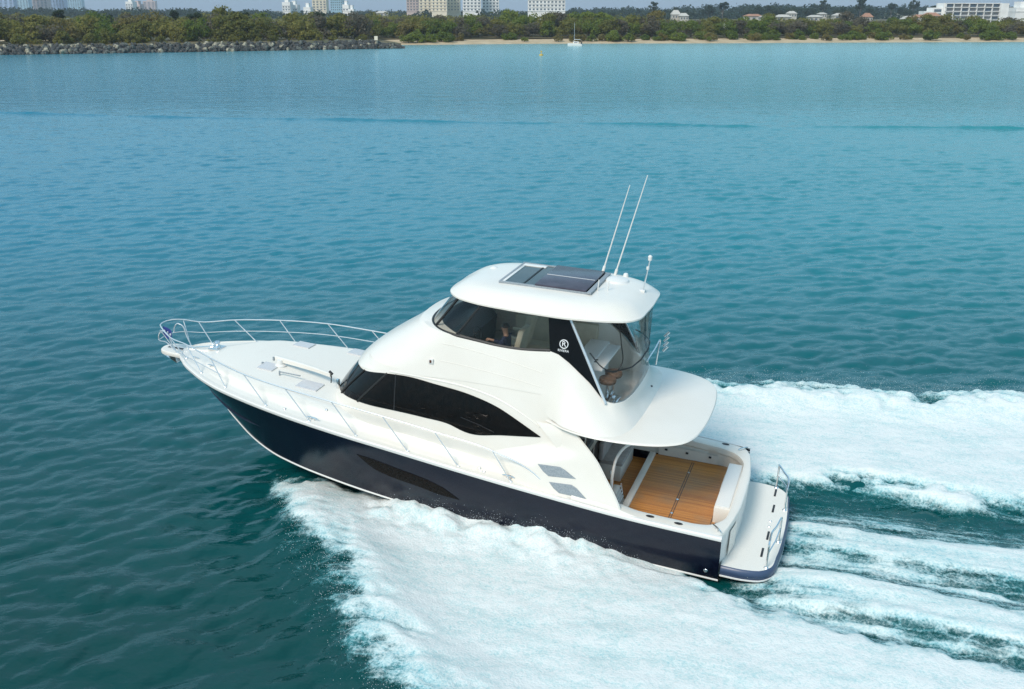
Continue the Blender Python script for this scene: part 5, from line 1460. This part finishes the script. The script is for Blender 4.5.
tower(313, 327, -28, 1400, conc[1], 'slim cream tower cut off by the top of the photo', 4)
tower(331, 343, -24, 1500, conc[3], 'blue glass tower beside the slim cream tower', 6)
tower(343, 349, 4.5, 1300, conc[0], 'white gabled block in front of the blue glass tower', 2)
tower(349, 354, 9, 1290, conc[0], 'lower white annex at the right of the gabled block', 2)
tower(407, 419, -10, 1250, conc[4], 'pale pink grey tower at the left end of the central cluster', 4)
tower(419.5, 432, -3, 1200, conc[1], 'cream stepped tower second from left in the central cluster', 3, gap=.62)
tower(432, 447, -20, 1150, conc[1], 'tall cream tower in the middle of the central cluster', 4, gap=.68)
tower(447.5, 460, -20, 1180, conc[1], 'tall cream tower with a ribbed front in the central cluster', 4, gap=.68)
tower(463, 481, -18, 1120, conc[0], 'bright white tower with dark window columns in the central cluster', 5)
tower(482.5, 499, -6, 1140, conc[0], 'white tower at the right end of the central cluster', 5)
tower(528, 565, -12, 1000, conc[0], 'wide white apartment block with a regular grid of windows', 10, fh=3.3)
# hotel on the right: white slab with balcony bays and a low stepped wing
Y = 820
ht = empty('hotel', (px_x(942, Y), Y, 2)); tag(ht, 'white hotel slab with rows of dark balcony bays at the right', 'hotel')
w_ = px_x(1006, Y) - px_x(942, Y); Hh = px_z(3.0, Y) - 2
m = MB(); m.box((0, .8, -2), (w_ * .9, 16, Hh)); m.box((w_ * .865, -.6, -2), (w_, 16, Hh - .2))
nfl = 5; fh_ = 3.05
for k in range(6): m.box((w_ * .02, -1.0, Hh - .5 - k * fh_), (w_ * .865, .85, Hh - .1 - k * fh_))
for i in range(8): m.box((w_ * (.02 + .12 * i), -1.0, Hh - 5.5 * fh_), (w_ * (.02 + .12 * i) + .5, .85, Hh - .3))
m.build('wall', conc[0], ht, smooth=False)
for k in range(5):
    for i in range(7): win(ht, w_ * (.08 + .12 * i) + .25, Hh - 1.85 - k * fh_, w_ * .105, 2.4, .82, balc_m if (i + k) % 3 else win_m, 'balcony')
m = MB(); m.box((-8, 2, -2), (0, 14, Hh - 3.4)); m.box((-14, 2.5, -2), (-8, 14, Hh - 6.0)); m.build('stepped_wing', conc[0], ht, smooth=False)
for k in range(3): win(ht, -4, Hh - 5.5 - k * 3.05, 5.5, 1.9, 1.95, win_m)
tower(1014, 1034, 7.5, 840, conc[0], 'low white building at the right edge of the skyline', 4)
# houses
house_w = mat('house_wall', (.52, .48, .41), .8, noise=(.4, (.45, .41, .35), .4, .6))
def house_at(pxa, pxb, yt, yb, Y, wm_, rm, label):
    xa, xb = px_x(pxa, Y), px_x(pxb, Y); w = xb - xa; wm_ = house_w; zr_ = px_z(yt, Y); ze = px_z(yb, Y); g = 1.0
    t = empty('house', ((xa + xb) / 2, Y, g)); tag(t, label, 'house')
    MB().box((-w / 2, 0, -1), (w / 2, 9, ze - g)).build('wall', wm_, t, smooth=False)
    m = MB(); h_ = ze - g; e = .6; top = zr_ - g
    m.add([(-w / 2 - e, -e, h_), (w / 2 + e, -e, h_), (w / 2 + e, 9 + e, h_), (-w / 2 - e, 9 + e, h_), (-w * .28, 4.5, top), (w * .28, 4.5, top)], [(0, 1, 5, 4), (1, 2, 5), (2, 3, 4, 5), (3, 0, 4), (0, 3, 2, 1)])
    m.build('roof', rm, t, smooth=False)
    for k in range(3): win(t, -w / 2 + w * (k + .5) / 3, h_ - 1.6, w * .16, 1.4, -.02, win_m, d=.2)
hs = [(914, 928, 14.5, 17.5, 760, conc[0], roof_m, 'white house with a terracotta roof left of the hotel wing'),
      (924, 940, 12.5, 16, 790, conc[1], roof_m, 'cream house with a tall terracotta roof against the hotel'),
      (904, 914, 16, 19, 760, conc[0], roof_g, 'low white house left of the terracotta roofed houses'),
      (745, 762, 14, 16.2, 780, conc[1], roof_m, 'cream house with a red roof at the left of the villa row'),
      (761, 775, 15, 17.2, 760, conc[0], roof_g, 'white villa with a pale roof in the middle of the villa row'),
      (776, 791, 14.5, 17, 775, conc[1], roof_g, 'cream villa at the right of the villa row'),
      (788, 796, 11, 13.5, 900, conc[0], roof_g, 'small white house above the villa row'),
      (809, 822, 15, 17, 780, conc[0], roof_g, 'long white house with a pale roof right of the villas'),
      (819, 826, 12.5, 14, 900, conc[0], roof_g, 'small pale house with a white roof among dark trees'),
      (834, 850, 13, 15.5, 850, conc[0], roof_g, 'wide low house with a grey white roof'),
      (864, 872, 13, 17, 780, conc[1], roof_m, 'small cream house with a pointed roof alone above the thicket'),
      (672, 680, 10, 14.5, 800, conc[1], roof_g, 'pale beige house with a pointed roof left of the dark trees'),
      (680, 688, 13, 16, 790, conc[0], roof_g, 'low pale house beside the pointed beige house'),
      (376, 388, 11, 13, 1000, conc[0], roof_g, 'low white house roof between the towers and the central cluster')]
for a in hs: house_at(*a)

# ---- signs on the shore, moored boat, buoy
sg_ = empty('beach_sign', (86.3, 424, 1.6)); tag(sg_, 'white rectangular sign board on a green post on the beach', 'sign')
MB().box((-1.0, -.06, 1.2), (1.0, .06, 5.2), .02).build('board', white_paint, sg_, smooth=False)
for x in (-.6, .6): MB().tube([(x, .15, -.8), (x, .15, 5.0)], .11, 8).build('post', mat('green_post', (.03, .09, .05), .6), sg_)
sg2 = empty('breakwater_marker', (-44.3, 340.5, 2.0)); tag(sg2, 'small white marker board on a post on the breakwater end', 'sign')
MB().box((-.55, -.05, .6), (.55, .05, 1.9), .02).build('board', conc[1], sg2, smooth=False)
MB().tube([(0, .12, -1.2), (0, .12, 1.7)], .09, 8).build('post', bark_m, sg2)
sb = empty('sailing_boat', (22.2, 366, 0), (0, 0, R(172))); sb.scale = (.8, .8, .95); tag(sb, 'small white catamaran with a bare mast moored off the beach', 'boat')
for y in (-1.5, 1.5):
    m = MB(); rows = []
    for t in np.linspace(0, 1, 9):
        w = .42 * math.sin(math.pi * min(1, .35 + .65 * (1 - t)) * .999) if t > .5 else .42 * (.75 + .5 * t); w = max(w, .03)
        rows.append([(-3 + 6.2 * t, y - w, .75 + .15 * t), (-3 + 6.2 * t, y - w * .7, .05), (-3 + 6.2 * t, y, -.3), (-3 + 6.2 * t, y + w * .7, .05), (-3 + 6.2 * t, y + w, .75 + .15 * t), (-3 + 6.2 * t, y - w, .75 + .15 * t)])
    m.grid(rows).build('hull', conc[0], sb)
MB().box((-2.4, -1.4, .6), (1.2, 1.4, .85), .05).build('bridge_deck', gel, sb)
cab = MB().box((-1.6, -1.1, .83), (.9, 1.1, 1.55), .15).build('cabin', gel, sb)
MB().box((-1.0, -1.12, 1.05), (.5, 1.12, 1.35), .02).build('window', win_m, cab)
MB().tube([(.5, 0, 1.5), (.45, 0, 8.3)], [.09, .05], 8).build('mast', rail_white, sb)
MB().tube([(.45, 0, 2.3), (-2.3, 0, 2.2)], .07, 8).build('boom', rail_white, sb)
MB().box((-2.9, -1.7, .75), (-2.5, 1.7, 1.35), .08).build('stern_canopy', dark_trim, sb)
by = empty('channel_buoy', (8.1, 288.3, 0)); tag(by, 'yellow channel buoy floating on open water in front of the beach', 'buoy')
yel = mat('yellow_paint', (.62, .42, .06), .5, noise=(2, (.5, .34, .05), .4, .6))
m = MB(); m.lathe([(0, -.4), (.55, -.35), (.62, 0), (.55, .3), (.2, .42), (0, .42)], n=16); m.build('float', yel, by)
m = MB(); m.tube([(0, 0, .4), (0, 0, 1.1)], .08, 8); m.box((-.22, -.03, .85), (.22, .03, 1.25)); m.build('topmark', yel, by)

# ---- haze over the whole scene
HAZE = True
if HAZE:
    hb = MB().box((-3600, -300, -1.2), (3600, 3200, 220)).build('haze', None, None, smooth=False)
    hm = bpy.data.materials.new('haze'); hm.use_nodes = True; nt = hm.node_tree; nt.nodes.remove(nt.nodes['Principled BSDF'])
    pv = nt.nodes.new('ShaderNodeVolumePrincipled'); pv.inputs['Color'].default_value = (.80, .87, .97, 1); pv.inputs['Density'].default_value = .00016; pv.inputs['Anisotropy'].default_value = .2
    nt.links.new(pv.outputs[0], nt.nodes['Material Output'].inputs['Volume'])
    hb.data.materials.append(hm); tag(hb, 'thin bluish air haze over the far shore', 'haze', kind='stuff')
